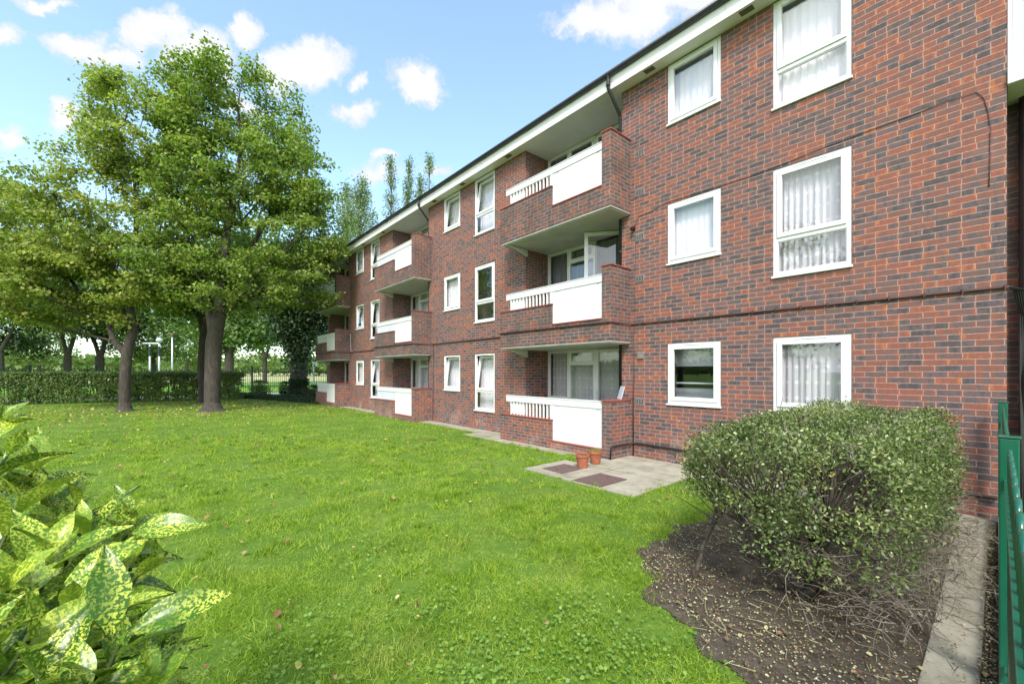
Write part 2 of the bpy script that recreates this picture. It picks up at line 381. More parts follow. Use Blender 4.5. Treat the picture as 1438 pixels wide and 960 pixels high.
def make_bed():
    xs=np.arange(2.0,6.7,.02); ys=np.arange(.24,2.5,.02); gx,gy=np.meshgrid(xs,ys); nx=len(xs)
    V=np.stack([gx.ravel(),gy.ravel(),np.full(gx.size,.012)],1)
    V[:,2]=.010+(.010*(noise3(V*6,1,3)+.9)+.006*noise3(V*17,1,5)+RNG.normal(scale=.0025,size=len(V)))*np.minimum(1,bed_mask(V+np.array([-.12,.12,0]))*.4+bed_mask(V+np.array([-.2,0,0]))*.3+bed_mask(V+np.array([0,.2,0]))*.3)
    ins=bed_mask(V)
    i,j=np.meshgrid(np.arange(nx-1),np.arange(len(ys)-1)); a=(j*nx+i).ravel()
    Fc=np.stack([a,a+1,a+nx+1,a+nx],1); Fc=Fc[ins[Fc].any(axis=1)]
    tag(npmesh('soil_bed',[(V,Fc)],M['soil'],smooth=True),kind='structure')
make_bed()
# narrow slab path beside the railing, with joints
def slabs(name, rects, z, mat, gap=.012, h=.03):
    mb=MB()
    for (x0,x1,y0,y1) in rects:
        dz=random.uniform(-.003,.004)
        mb.box(x0+gap/2,x1-gap/2,y0+gap/2,y1-gap/2,z-.05,z+h+dz)
    o=mb.build(name,mat,bevel=.006); return tag(o,kind='structure')
rc=[]; x=1.2
while x<6.6:
    w=random.choice([.60,.6,.45]); rc.append((x,min(x+w,6.62),.055,.29)); x+=w
slabs('path',rc,0,M['concrete'])
sheet('verge',.8,7.3,-.6,.06,.008,M['soil'])
mb=MB(); mb.box(.5,7.3,-.075,-.005,-.02,.10); tag(mb.build('fence_kerb',M['concrete'],bevel=.01),kind='structure')
# concrete strip along the block plus the apron with the manholes
rc=[]
y=.0
while y<25:
    w=random.uniform(.8,1.1); x0=6.42 if 5.1<y<9 else (6.6 if y<5.2 else 6.93); rc.append((x0,7.36,y,y+w)); y+=w
slabs('wall_path',rc,0,M['concrete'],.014,.02)
slabs('apron',[(4.95,6.03,3.25,4.35),(4.95,6.03,4.36,5.45),(6.05,6.6,3.25,4.35),(6.05,6.6,4.36,5.2)],0,M['concrete'],.014,.022)
# ================================================================== THE BLOCK OF FLATS
B=thing('apartment_block','three storey red brick block of flats with white windows and jutting brick balconies','building',(D,12,0))
Y0,Y1=-.07,24.42
YB=[4.87+8.03*k for k in range(3)]
SOF=7.51
holes=[]
TALL=[]; SMALL=[]
for k in range(3):
    yb=YB[k]
    for f in range(3):
        z=.58+ST*f; TALL.append((k,f,yb-3.55,yb-2.57,z,z+1.68)); SMALL.append((k,f,yb-1.78,yb-.80,z+.545,z+1.68))
    holes.append((yb+.215,yb+3.18,0.0,SOF))
holes+= [(a,b,c,min(d,SOF-.006)) for _,_,a,b,c,d in TALL+SMALL]
def wall_with_holes(name, x, y0,y1,z0,z1, holes, mat, parent, depth=.11, skip=()):
    ys=sorted({y0,y1}|{h[0] for h in holes}|{h[1] for h in holes}); zs=sorted({z0,z1}|{h[2] for h in holes}|{h[3] for h in holes})
    mb=MB()
    for a,b in zip(ys,ys[1:]):
        run=None
        for c,d in zip(zs,zs[1:]):
            my,mz=(a+b)/2,(c+d)/2
            if any(h[0]<my<h[1] and h[2]<mz<h[3] for h in holes): continue
            mb.face([(x,b,c),(x,a,c),(x,a,d),(x,b,d)])
    for (a,b,c,d) in holes:
        dd = .8 if (b-a)>2 else depth
        mb.face([(x,a,c),(x+dd,a,c),(x+dd,a,d),(x,a,d)]); mb.face([(x+dd,b,c),(x,b,c),(x,b,d),(x+dd,b,d)])
        if dd<.5:
            mb.face([(x,a,d),(x+dd,a,d),(x+dd,b,d),(x,b,d)]); mb.face([(x,b,c),(x+dd,b,c),(x+dd,a,c),(x,a,c)])
    return mb.build(name,mat,parent)
front=wall_with_holes('wall',D,Y0,Y1,-.1,SOF+.02,holes,M['brick'],B)
# other walls of the block (end walls, back, recess backs)
mb=MB()
mb.face([(D,Y0,-.1),(17,Y0,-.1),(17,Y0,SOF+.1),(D,Y0,SOF+.1)]); mb.face([(17,Y1,-.1),(D,Y1,-.1),(D,Y1,SOF+.1),(17,Y1,SOF+.1)]); mb.face([(17,Y0,-.1),(17,Y1,-.1),(17,Y1,SOF+.1),(17,Y0,SOF+.1)])
mb.build('end_wall',M['brick'],B)
# interior floors and rear partition
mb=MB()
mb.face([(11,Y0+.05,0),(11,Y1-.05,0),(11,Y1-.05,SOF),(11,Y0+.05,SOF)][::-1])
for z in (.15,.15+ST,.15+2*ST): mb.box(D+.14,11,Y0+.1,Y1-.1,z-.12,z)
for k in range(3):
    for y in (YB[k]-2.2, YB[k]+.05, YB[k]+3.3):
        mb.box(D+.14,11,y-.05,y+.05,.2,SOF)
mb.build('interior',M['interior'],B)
# roof, soffit, fascia, gutter
mb=MB(); mb.box(7.10,17.3,Y0-.25,Y1+.35,SOF+.24,SOF+.34); mb.build('roof',M['felt'],B)
mb=MB(); mb.box(7.115,XR+.3,Y0-.25,Y1+.33,SOF,SOF+.02); sof=mb.build('soffit',M['soffit'],B)
for y in [0.35,2.62,4.35,8.55,10.75,12.45,16.6,18.8,20.5]:
    MB().box(7.15,7.27,y-.1,y+.1,SOF-.006,SOF+.004).build('vent',M['vent'],sof)
mb=MB()
ys=[Y0-.25]+[2.9,7.0,11.3,15.6,20.0]+[Y1+.35]
for a,b in zip(ys,ys[1:]): mb.box(7.085,7.113,a+.002,b-.002,SOF-.012,SOF+.235)
mb.box(7.113,17.3,Y1+.33,Y1+.35,SOF-.01,SOF+.23); mb.box(7.113,17.3,Y0-.25,Y0-.23,SOF-.01,SOF+.23)
mb.build('fascia',M['fascia'],B)
mb=MB()
gp=[]
for i in range(9):
    w=PI+PI*i/8; gp.append((7.025+.057*math.cos(w), SOF+.295+.062*math.sin(w)))
n0=len(mb.v)
for (gx,gz) in gp: mb.v+= [(gx,Y0-.25,gz),(gx,Y1+.35,gz)]
for i in range(8): a=n0+2*i; mb.f.append((a,a+1,a+3,a+2))
gut=mb.build('gutter',M['gutter'],B,solid=.006,smooth=True)
y=Y0+.2
while y<Y1:
    mb=MB(); mb.tube([(7.025+.064*math.cos(PI+PI*i/8),y,SOF+.295+.069*math.sin(PI+PI*i/8)) for i in range(9)],.009,4)
    y+=.93; mb.build('bracket',M['gutter'],gut)
# downpipes at each balcony pier
for k in range(3):
    yb=YB[k]+.30
    mb=MB()
    pth=[(7.02,yb,SOF+.24),(7.02,yb,SOF+.06),(7.03,yb,SOF-.02),(7.36,yb-.02,SOF-.38),(7.415,yb-.02,SOF-.48),(7.42,yb-.02,.05)]
    mb.tube(pth,.034,10)
    for z in (7.0,6.5,4.7,4.2,2.1): mb.tube([(7.42,yb-.02,z),(7.42,yb-.02,z+.05)],.041,10)
    mb.tube([(7.02,yb,SOF+.02),(7.02,yb,SOF+.11)],.041,10)
    mb.build('downpipe',M['black'],B,smooth=True)
# ---- windows
def frame_ring(mb,x0,x1,a,b,c,d,w,wb=None):
    wb=wb or w
    mb.box(x0,x1,a,a+w,c,d); mb.box(x0,x1,b-w,b,c,d); mb.box(x0,x1,a+w,b-w,c,c+wb); mb.box(x0,x1,a+w,b-w,d-w,d)
def curtain(parent,y0,y1,z0,z1,x,mat,folds,amp=.018,open_=None):
    rng=random.Random(int(y0*100+z0*10)); n=max(30,int((y1-y0)*90)); mb=MB()
    spans=[(y0,y1)] if open_ is None else open_
    for (a,b) in spans:
        m=max(12,int((b-a)*70)); base=len(mb.v); ph=rng.uniform(0,6)
        for i in range(m+1):
            y=a+(b-a)*i/m; q=2*PI*folds*(y-y0)+ph
            for zz,sc in ((z0,1.25),((z0+z1)/2,1.0),(z1,.6)):
                xx=x+amp*sc*(math.sin(q)+.55*math.sin(q*2.31+1+zz)+.3*math.sin(q*.43))
                mb.v.append((xx,y+.006*math.sin(q*1.7+zz),zz))
        for i in range(m):
            for j in range(2):
                p=base+i*3+j; mb.f.append((p,p+3,p+4,p+1))
    return mb.build('curtain',mat,parent,smooth=True)
def window(kind,k,f,a,b,c,d,tilt=0,cur='net',vent=True,label=None,transom=.66):
    d=min(d,SOF-.006); mb=MB(); x0=D+.012
    frame_ring(mb,x0,x0+.065,a+.004,b-.004,c+.004,d-.004,.055,.06)
    if kind=='tall':
        zt=c+(d-c)*(1-transom)
        mb.box(x0+.001,x0+.064,a+.059,b-.059,zt-.03,zt+.03)
    w=mb.build('window',M['upvc'],B,bevel=.004)
    if label: w['label']=label
    mb=MB(); mb.box(D-.035,x0+.03,a-.012,b+.012,c-.028,c+.003); mb.build('sill',M['upvc'],w,bevel=.004)
    lo=(zt+.03) if kind=='tall' else c+.064
    hi=d-.059; ya,yb_=a+.061,b-.061
    # opening sash (built flat, rotated about its top edge when ajar)
    mb=MB(); frame_ring(mb,-.018,.04,ya,yb_,0,hi-lo,.062,.066)
    s=mb.build('sash',M['upvc'],w,bevel=.004)
    mb=MB(); mb.box(.006,.011,ya+.06,yb_-.06,  .06,hi-lo-.06); p=mb.build('pane',M['glass'],w)
    for o in (s,p):
        o.location=(x0,0,lo); o.rotation_euler=(0,math.radians(tilt),0)
    if vent:
        mb=MB(); mb.box(x0-.012,x0+.004,(a+b)/2-.21,(a+b)/2+.21,d-.05,d-.032); mb.box(x0-.016,x0-.01,(a+b)/2-.2,(a+b)/2+.2,d-.046,d-.038)
        mb.build('trickle_vent',M['upvc'],w)
    if kind=='tall':
        mb=MB(); mb.box(x0+.028,x0+.033,ya-.005,yb_+.005,c+.06,zt-.03); mb.build('pane',M['glass'],w)
        mb=MB(); frame_ring(mb,x0+.012,x0+.05,ya-.003,yb_+.003,c+.061,zt-.029,.014); mb.build('bead',M['upvc'],w)
    if cur:
        mat={'net':M['net'],'lace':M['lace'],'drape':M['drape']}[cur]
        op=None
        if cur=='lace': op=[(a,b)]
        curtain(w,a-.1,b+.1,c+.02,(d-.15 if (k==0 and f==2) else d+.05),D+(.15 if not tilt else .27),mat,9 if cur!='lace' else 12,random.uniform(.006,.010) if cur=='net' else .022)
    return w
for (k,f,a,b,c,d) in TALL:
    t=0; cur='net'; lab=None
    if k==1 and f==2: t=8; lab='window with its upper sash tilted open at the bottom'
    if k==1 and f==0: t=8; lab='window with its upper sash tilted open at the bottom'
    if k==1 and f==1: cur=None
    if k==2: t=(8 if f!=1 else 5)
    if k==0 and f==0: cur='lace'
    if k==0 and f==1: cur='lace'
    window('tall',k,f,a,b,c,d,t,cur,label=lab)
for (k,f,a,b,c,d) in SMALL:
    t=0; cur='net'; lab=None
    if k==1 and f in(0,2): t=7; lab='small window with its sash tilted open at the bottom'
    if k==2: t=6 if f==1 else 0
    if k==0 and f==0: cur=None; lab='small window with blind half down and dark room behind'
    w=window('small',k,f,a,b,c,d,t,cur,label=lab)
    if k==0 and f==0:
        mb=MB(); mb.box(D+.32,D+.33,a,b,c+.70,d)
        mb.box(D+.5,D+.9,a-.1,b+.1,c+.1,c+.28); mb.tube([(D+.35,a,c+.38),(D+.35,b,c+.38)],.018,8)
        mb.build('blind',M['ply'],w)
# ---- balconies
def balcony(k,f):
    yb=YB[k]; ye=yb+3.39
    if f: zb=2.335+ST*(f-1); zp=zb+1.46; zl=zb+.88; zpan=zb+.425; zr=zb+1.31
    else: zb=-.05; zp=1.14; zl=.64; zpan=.175; zr=1.12
    ypan=yb+1.60
    mb=MB()
    mb.box(XB,D+.0,yb,yb+.215,zb,zp)                          # pier
    mb.box(XB,XB+.215,yb+.215,ypan,zb,zpan)                   # under the panel
    mb.box(XB,XB+.215,ypan,ye,zb,zl)                          # low wall
    mb.box(XB+.215,D,ye-.215,ye,zb,zl)                        # far return
    mat=M['brick_stained'] if f else M['brick_pier']
    bal=mb.build('balcony',mat,B)
    for q in ((XB-.018,D-.003,yb-.018,yb+.233,zp,zp+.028),(XB-.018,XB+.233,ypan-.02,ye+.015,zl,zl+.026),(XB-.018,XB+.21,yb+.22,ypan-.023,zpan,zpan+.026)):
        MB().box(*q).build('coping',M['tile'],bal,bevel=.006)
    mb=MB(); mb.box(XB+.03,XB+.075,yb+.218,yb+3.2,zr-.135,zr); mb.box(XB+.02,XB+.11,yb+.218,yb+3.2,zr,zr+.018)
    mb.build('handrail',M['fascia'] if False else M['upvc'],bal,bevel=.004)
    mb=MB(); mb.box(XB+.045,XB+.06,yb+.222,ypan-.005,zpan+.028,zr-.138)
    pan=mb.build('panel',M['panel'],bal)
    mb=MB()
    for yy in (yb+.28,yb+.9,ypan-.09):
        for zz in (zpan+.12,zr-.2): mb.tube([(XB+.046,yy,zz),(XB+.040,yy,zz)],.011,8)
    mb.tube([(XB+.028,yb+.3,zr-.137),(XB+.028,yb+.36,zr-.137)],.006,6); mb.tube([(XB+.028,ypan-.2,zr-.137),(XB+.028,ypan-.14,zr-.137)],.006,6)
    mb.build('bolt',M['steel'],pan)
    if k==0:
        mb=MB(); n=13
        for i in range(n):
            y=ypan+.06+(ye-.42-ypan)*i/(n-1); mb.box(XB+.04,XB+.075,y-.015,y+.015,zl+.027,zr-.136)
        mb.box(XB+.035,XB+.08,ypan-.005,ypan+.03,zl+.027,zr-.136)
        if True: mb.box(XB+.08,XB+.088,ypan+.95,ye-.36,zl+.05,zr-.15)
        mb.build('balusters',M['upvc'],bal)
    else:
        mb=MB(); n=26; ya,yz=ypan+.02,ye-.2
        for i in range(n):
            y=ya+(yz-ya)*i/n; mb.box(XB+.05-.006*(i%2),XB+.062,y,y+(yz-ya)/n,zl+.03,zr-.137)
        mb.build('infill_sheet',M['infill'],bal)
    if f:
        mb=MB(); mb.box(XB+.008,D-.01,yb+.008,ye-.008,zb-.03,zb-.002); mb.box(XB+.05,D-.012,yb+.05,ye-.05,zb-.05,zb-.031); mb.box(D-.011,XR+.02,yb+.222,ye-.24,zb-.05,zb+.24); mb.box(XB+.22,D-.012,yb+.222,ye-.24,zb,zb+.24)
        mb.face([(XB+.1,ye-.3,zb-.066),(D,ye-.3,zb-.066),(D,ye-.3,zb-.24)]); mb.face([(XB+.1,ye-.24,zb-.066),(D,ye-.24,zb-.24),(D,ye-.24,zb-.066)]); mb.face([(XB+.1,ye-.3,zb-.066),(D,ye-.3,zb-.24),(D,ye-.24,zb-.24),(XB+.1,ye-.24,zb-.066)])
        mb.build('slab',M['underside'],bal,bevel=.004)
    else:
        mb=MB(); mb.box(XB+.22,XR,yb+.22,ye-.22,-.05,.12); mb.build('slab',M['underside'],bal)
    # recess back wall, windows and door of the recess
    zf=(zb+.24) if f else .12
    ztop=(2.335+ST*f-.03) if f<2 else SOF
    r0,r1=yb+.215,yb+3.18
    mb=MB(); wy0=yb+.45; wy1=r1-.03
    mb.face([(XR,r1,zf-.2),(XR,wy1,zf-.2),(XR,wy1,ztop+.03),(XR,r1,ztop+.03)]); mb.face([(XR,wy0,zf-.2),(XR,r0-.1,zf-.2),(XR,r0-.1,ztop+.03),(XR,wy0,ztop+.03)])
    mb.build('recess_wall',M['brick_stained'],B)
    zt=ztop-.004; zs=zf+.86
    m1=yb+1.56; m2=yb+2.37
    x0=XR+.0; x1=XR+.07
    mb=MB()
    mb.box(x0,x1,m1-.03,wy1-.001,zt-.055,zt); mb.box(x0,x1,wy1-.056,wy1-.001,zf,zt-.055); mb.box(x0,x1,m1-.03,m1+.03,zf,zt-.055); mb.box(x0+.001,x1-.001,m2-.03,m2+.03,zs,zt-.055)
    mb.box(x0+.001,x1-.001,m1+.03,wy1-.056,zs,zs+.06)
    mb.box(x0+.02,x1-.02,m1+.03,wy1-.056,zf,zs)                     # panel under the lights
    for q in range(3): mb.box(x0+.012,x0+.025,m1+.03,wy1-.056,zs-.08-.07*q,zs-.05-.07*q)
    zv=zt-.38; mb.box(x0-.004,x1-.004,m1+.03,m2-.03,zv-.03,zv+.03)
    w=mb.build('window',M['upvc'],B,bevel=.004)
    mb=MB(); mb.box(x0+.03,x0+.035,m1+.03,wy1-.056,zs+.06,zt-.055); mb.build('pane',M['glass'],w)
    mb=MB(); frame_ring(mb,x0-.012,x0+.03,m1+.031,m2-.031,zv+.031,zt-.056,.042); frame_ring(mb,x0-.01,x0+.03,m2+.031,wy1-.058,zs+.061,zt-.056,.035)
    mb.build('sash',M['upvc'],w,bevel=.003)
    cm={0:M['lace'],1:M['drape'],2:M['drape']}[f] if k==0 else M['net']
    curtain(w,m1,wy1,zf,zt,XR+.22,cm,11,.028, open_=None)
    # door
    mb=MB(); dw=m1-.035-wy0
    frame_ring(mb,-.02,.045,-dw,0,zf+.02,zt-.03,.085,.14)
    dr=mb.build('balcony_door',M['upvc'],B,bevel=.004)
    dr.location=Vector((XR+.02,m1-.035,0))-B.location
    mb=MB(); mb.box(.008,.014,-dw+.08,-.08,zf+.15,zt-.11); mb.build('pane',M['glass'],dr)
    mb=MB(); mb.box(-.032,-.02,-.06,-.03,zf+.95,zf+1.15); mb.tube([(-.05,-.045,zf+1.08),(-.05,-.15,zf+1.08)],.009,8); mb.tube([(-.02,-.045,zf+1.08),(-.05,-.045,zf+1.08)],.009,8)
    mb.build('handle',M['steel'],dr)
    if k==0 and f==1:
        # opened outwards, hinged on its side next to the pier
        dr['label']='balcony door standing open towards the rail'
        dr.location=Vector((XR-.03,wy0,0))-B.location; dr.rotation_euler=(0,0,math.radians(180+0)) 
        dr.rotation_euler=(0,0,math.radians(180+38))
    curtain(dr if not(k==0 and f==1) else w,0,1,zf,zt,0,cm,10,.03) if False else None
    mb=MB()
    curtain(w,wy0,m1-.02,zf,zt,XR+.2,cm,11,.03)
    return bal
for k in range(3):
    for f in range(3): balcony(k,f)
# small things fixed to the wall
for z,h in ((4.35,.10),(5.24,.10),(6.02,.10),(6.0,.0),(1.05,.11),(3.52,.10)):
    if not h: continue
    mb=MB(); a=4.56; mb.box(D-.008,D+.01,a,a+.215,z,z+h+.04)
    ab=mb.build('air_brick',M['louvre'],B)
    mb=MB()
    for i in range(5): mb.box(D-.0095,D-.0078,a+.025+i*.037,a+.04+i*.037,z+.02,z+h+.02)
    mb.build('slot',M['black'],ab)
mb=MB(); mb.box(D-.03,D+.01,4.56,4.70,1.98,2.12); mb.build('junction_box',M['louvre'],B,bevel=.005)
mb=MB(); mb.tube([(D-.03,4.80,4.62),(D-.12,4.78,4.58)],.035,10); mb.box(D-.03,D,4.77,4.83,4.58,4.66); mb.build('floodlight',M['black'],B)
# cable sleeve running round the walls at first floor level
mb=MB(); pts=[(D-.02,Y0-.02,2.685)]
for k in range(3):
    yb=YB[k]; pts+=[(D-.02,yb-.03,2.685),(XB-.0,yb-.022,2.69),(XB-.022,yb+.02,2.69),(XB-.022,yb+3.41,2.69),(D-.02,yb+3.43,2.685)]
pts+=[(D-.02,Y1,2.685)]
mb.tube(pts,.0155,8)
cb=mb.build('cable_sleeve',M['cable'],B,smooth=True)
mb=MB()
y=Y0
while y<YB[0]-.1: mb.box(D-.043,D,y,y+.018,2.66,2.71); y+=.33
y=YB[0]+.1
while y<YB[0]+3.3: mb.box(XB-.045,XB,y,y+.018,2.665,2.715); y+=.33
mb.build('clip',M['cable'],cb)
def cable(pts,r=.006,mat='cable'):
    MB().tube(pts,r,6).build('cable',M[mat],B,smooth=True)
def FW(px,py,x=D-.008):      # point on the facade under a pixel
    r=(px-CX)/F_PX; z=x/(SA+r*CA); return (x,z*(CA-r*SA),EYE+(HY-py)/F_PX*z)
cable([FW(px,py) for px,py in ((890,640),(891,480),(892,318),(897,304),(912,298),(937,284),(1012,261),(1050,249),(1085,236),(1160,206),(1216,185),(1290,158),(1330,142),(1372,129),(1382,138),(1388,158),(1391,180),(1390,237),(1389,262))],.0042)
cable([FW(px,py) for px,py in ((889,648),(889,560),(891,455))],.009,'cable')
cable([(XB-.02,YB[0]-.0,.04),(XB-.025,YB[0]-.02,.27),(XB-.0,YB[0]-.035,.285),(D-.03,YB[0]-.035,.285),(D-.03,4.6,.29),(D-.03,0.0,.27)],.019,'black')
cable([(D-.02,12.75,2.65),(D-.02,12.78,1.2),(D-.02,12.8,.05)],.008,'black')
cable([(D-.01,20.6,2.72),(D-.01,20.8,2.75),(D-.01,20.85,3.6)],.012,'ply')
# notice leaning on the ground floor pier
mb=MB(); mb.box(-.006,.006,-.13,.13,0,.27); nb=mb.build('notice_board',M['ply'],None,bevel=.003)
nb.location=(7.12,4.975,1.17); nb.rotation_euler=(math.radians(0),math.radians(16),math.radians(-38))
tag(nb,'blank grey-white board leaning on top of the ground floor balcony pier','board')
# ------- stair link to the right of the near corner
Lk=thing('stair_wing','recessed dark brick wing with white framed landing window beyond the near corner','building',(8.6,-1.6,0))
mb=MB(); xr=D+.55
mb.face([(xr,Y0-.002,-.1),(xr,-3.4,-.1),(xr,-3.4,4.95),(xr,Y0-.002,4.95)]); mb.face([(xr,-3.4,-.1),(12,-3.4,-.1),(12,-3.4,7.5),(xr,-3.4,7.5)])
mb.box(12,12.1,-3.4,Y0-.002,-.1,7.5)
mb.build('wall',M['brick_dark'],Lk)
mb=MB(); mb.box(D-.03,D+.6,-3.3,Y0-.004,4.98,5.14); mb.build('sill_beam',M['panel'],Lk,bevel=.006)
mb=MB(); frame_ring(mb,D+.0,D+.07,-3.3,Y0-.006,5.145,7.5,.035)
for y in (-.75,-1.5,-2.3): mb.box(D,D+.07,y-.03,y+.03,5.18,7.46)
lw=mb.build('window',M['upvc'],Lk)
curtain(lw,-3.2,-.11,5.18,7.46,D+.045,M['ply'],2.2,.02)
mb=MB(); mb.box(7.0,12.1,-3.6,Y0-.26,SOF,SOF+.3); mb.build('roof',M['felt'],Lk)
mb=MB(); mb.tube([(xr-.08,-.22,5.0),(xr-.08,-.22,0)],.055,10); mb.build('soil_pipe',M['black'],Lk)
mb=MB()
for i in range(5):
    o=i*.018
    mb.tube([(D+.05+o,Y0-.02,2.69+o*.3),(D+.2,Y0-.06-o,2.66),(D+.3,Y0-.10-o,2.4-o),(D+.33+o,Y0-.10,1.6),(D+.32,Y0-.12-o,.02)],.009,5)
mb.build('cable_bundle',M['black'],Lk)
# ================================================================== POTS, MANHOLES
def pot(loc,r,h,label,plant):
    t=thing('plant_pot',label,'plant pot',loc,'terracotta pots beside the ground floor balcony')
    mb=MB(); mb.lathe(loc,[(0,0),(r*.68,0),(r*.92,h*.78),(r*.93,h*.8),(r*1.02,h*.8),(r*1.04,h*.99),(r*1.0,h),(r*.93,h),(r*.9,h*.88)],28)
    mb.build('body',M['terracotta'],t,smooth=False)
    mb=MB(); mb.lathe((loc[0],loc[1],loc[2]+h*.9),[(0,.005),(r*.5,.008),(r*.92,0)],20); mb.build('soil',M['compost'],t)
    if plant:
        n=150; ang=RNG.uniform(0,2*PI,n); rr=r*.8*np.sqrt(RNG.uniform(0,1,n))
        pos=np.stack([loc[0]+rr*np.cos(ang),loc[1]+rr*np.sin(ang),np.full(n,loc[2]+h*.9)],1)
        d=rnd_unit(n); d[:,2]=np.abs(d[:,2])+.9; R=frames(d,rnd_unit(n))
        tv=np.array([[-.5,0,0],[.5,0,0],[0,1,.1]]); tv[:,0]*=.05
        V,Fc=scatter(tv,np.array([[0,1,2]]),pos,R,RNG.uniform(.03,.11,n)); npmesh('seedlings',[(V,Fc)],M['clover'],t)
p1=G(818,1006/(658-HY),.03); p2=G(836,1006/(652.5-HY),.03)
pot((p1.x,p1.y,.03),.125,.235,'round terracotta pot of bare soil nearest the lawn','') 
pot((p2.x,p2.y,.03),.125,.235,'terracotta pot with sprouting green shoots close against the brick pier',True)
def cover(c,sx,sy,label):
    t=thing('manhole_cover',label,'manhole cover',(c[0],c[1],.02),'manhole covers in the concrete apron')
    mb=MB(); mb.box(c[0]-sx/2,c[0]+sx/2,c[1]-sy/2,c[1]+sy/2,.018,.032)
    m=mb.build('plate',M['manhole'],t,bevel=.003)
    mb=MB()
    frame_ring2=[(c[0]-sx/2-.03,c[0]+sx/2+.03,c[1]-sy/2-.03,c[1]-sy/2-.004),(c[0]-sx/2-.03,c[0]+sx/2+.03,c[1]+sy/2+.004,c[1]+sy/2+.03),(c[0]-sx/2-.03,c[0]-sx/2-.004,c[1]-sy/2-.004,c[1]+sy/2+.004),(c[0]+sx/2+.004,c[0]+sx/2+.03,c[1]-sy/2-.004,c[1]+sy/2+.004)]
    for q in frame_ring2: mb.box(q[0],q[1],q[2],q[3],.018,.030)
    mb.build('rim',M['manhole'],t)
    mb=MB()
    for q in (-.3,.3): mb.box(c[0]+q*sx-.03,c[0]+q*sx+.03,c[1]-.008,c[1]+.008,.0315,.0345)
    mb.build('lifting_slot',M['black'],t)
c1=G(791,1006/(659.5-HY)); c2=G(843,1006/(675.5-HY))
cover((c2.x,c2.y),.62,.46,'larger rusty rectangular manhole cover nearer the grass edge')
cover((c1.x,c1.y),.52,.42,'smaller brown manhole cover just left of the terracotta pots')
# ================================================================== GREEN RAILING beside the camera
Fn=thing('bow_top_railing','glossy green bow-top metal railing beside the slab path','railing',(4,-.04,.1))
for x in (7.18,3.38,-.4):
    mb=MB(); mb.box(x-.035,x+.035,-.075,-.005,.05,1.375); 
    p=mb.build('post',M['green_paint'],Fn,bevel=.006); mb=MB(); mb.box(x-.04,x+.04,-.08,0,1.376,1.388); mb.build('cap',M['green_paint'],p,bevel=.004)
for a,b in ((-.36,3.34),(3.42,7.14)):
    mb=MB(); mb.box(a,b,-.058,-.022,1.155,1.165); mb.box(a,b,-.058,-.022,.19,.20)
    mb.build('rail',M['green_paint'],Fn,bevel=.002)
mb=MB()
hp=[(-.055,-.04,.15)]+[(-.055,-.04,1.28)]+[(-.055*math.cos(PI*i/8),-.04,1.28+.055*math.sin(PI*i/8)) for i in range(1,8)]+[(.055,-.04,1.28),(.055,-.04,.15)]
mb.tube(hp,.0085,10)
h0=mb.build('hoop',M['green_paint'],Fn,smooth=True)
xs=[x for x in np.arange(-.22,3.3,.2)]+[x for x in np.arange(3.56,7.1,.2)]
for i,x in enumerate(xs):
    o=h0 if i==0 else h0.copy()
    if i: C.objects.link(o); o.parent=Fn
    o.location=Vector((x,0,0))-Fn.location
# ================================================================== PLANTS
def tube_mesh(edges, nseg=5):
    """edges: list of (p0,p1,r0,r1) -> arrays"""
    if not edges: return np.zeros((0,3)),np.zeros((0,4),int)
    p0=np.array([e[0] for e in edges],float); p1=np.array([e[1] for e in edges],float); r0=np.array([e[2] for e in edges]); r1=np.array([e[3] for e in edges])
    d=p1-p0; L=np.linalg.norm(d,axis=1,keepdims=True)+1e-9; d/=L
    up=np.where(np.abs(d[:,2:3])<.9,np.array([[0,0,1.0]]),np.array([[1.0,0,0]])); a=np.cross(d,up); a/=np.linalg.norm(a,axis=1,keepdims=True); b=np.cross(a,d)
    w=2*PI*np.arange(nseg)/nseg; cs=np.cos(w)[None,:,None]; sn=np.sin(w)[None,:,None]
    ring=a[:,None,:]*cs+b[:,None,:]*sn
    A0=p0[:,None,:]+ring*r0[:,None,None]; A1=p1[:,None,:]+ring*r1[:,None,None]
    V=np.concatenate([A0,A1],axis=1).reshape(-1,3)
    k=np.arange(nseg); q=np.stack([k,(k+1)%nseg,(k+1)%nseg+nseg,k+nseg],1)
    Fc=(q[None]+(np.arange(len(edges))*2*nseg)[:,None,None]).reshape(-1,4)
    return V,Fc
LEAF4=np.array([[0,0,0],[.42,.45,.10],[0,1,-.05],[-.42,.45,.10]]); LEAF4F=np.array([[0,1,2,3]])
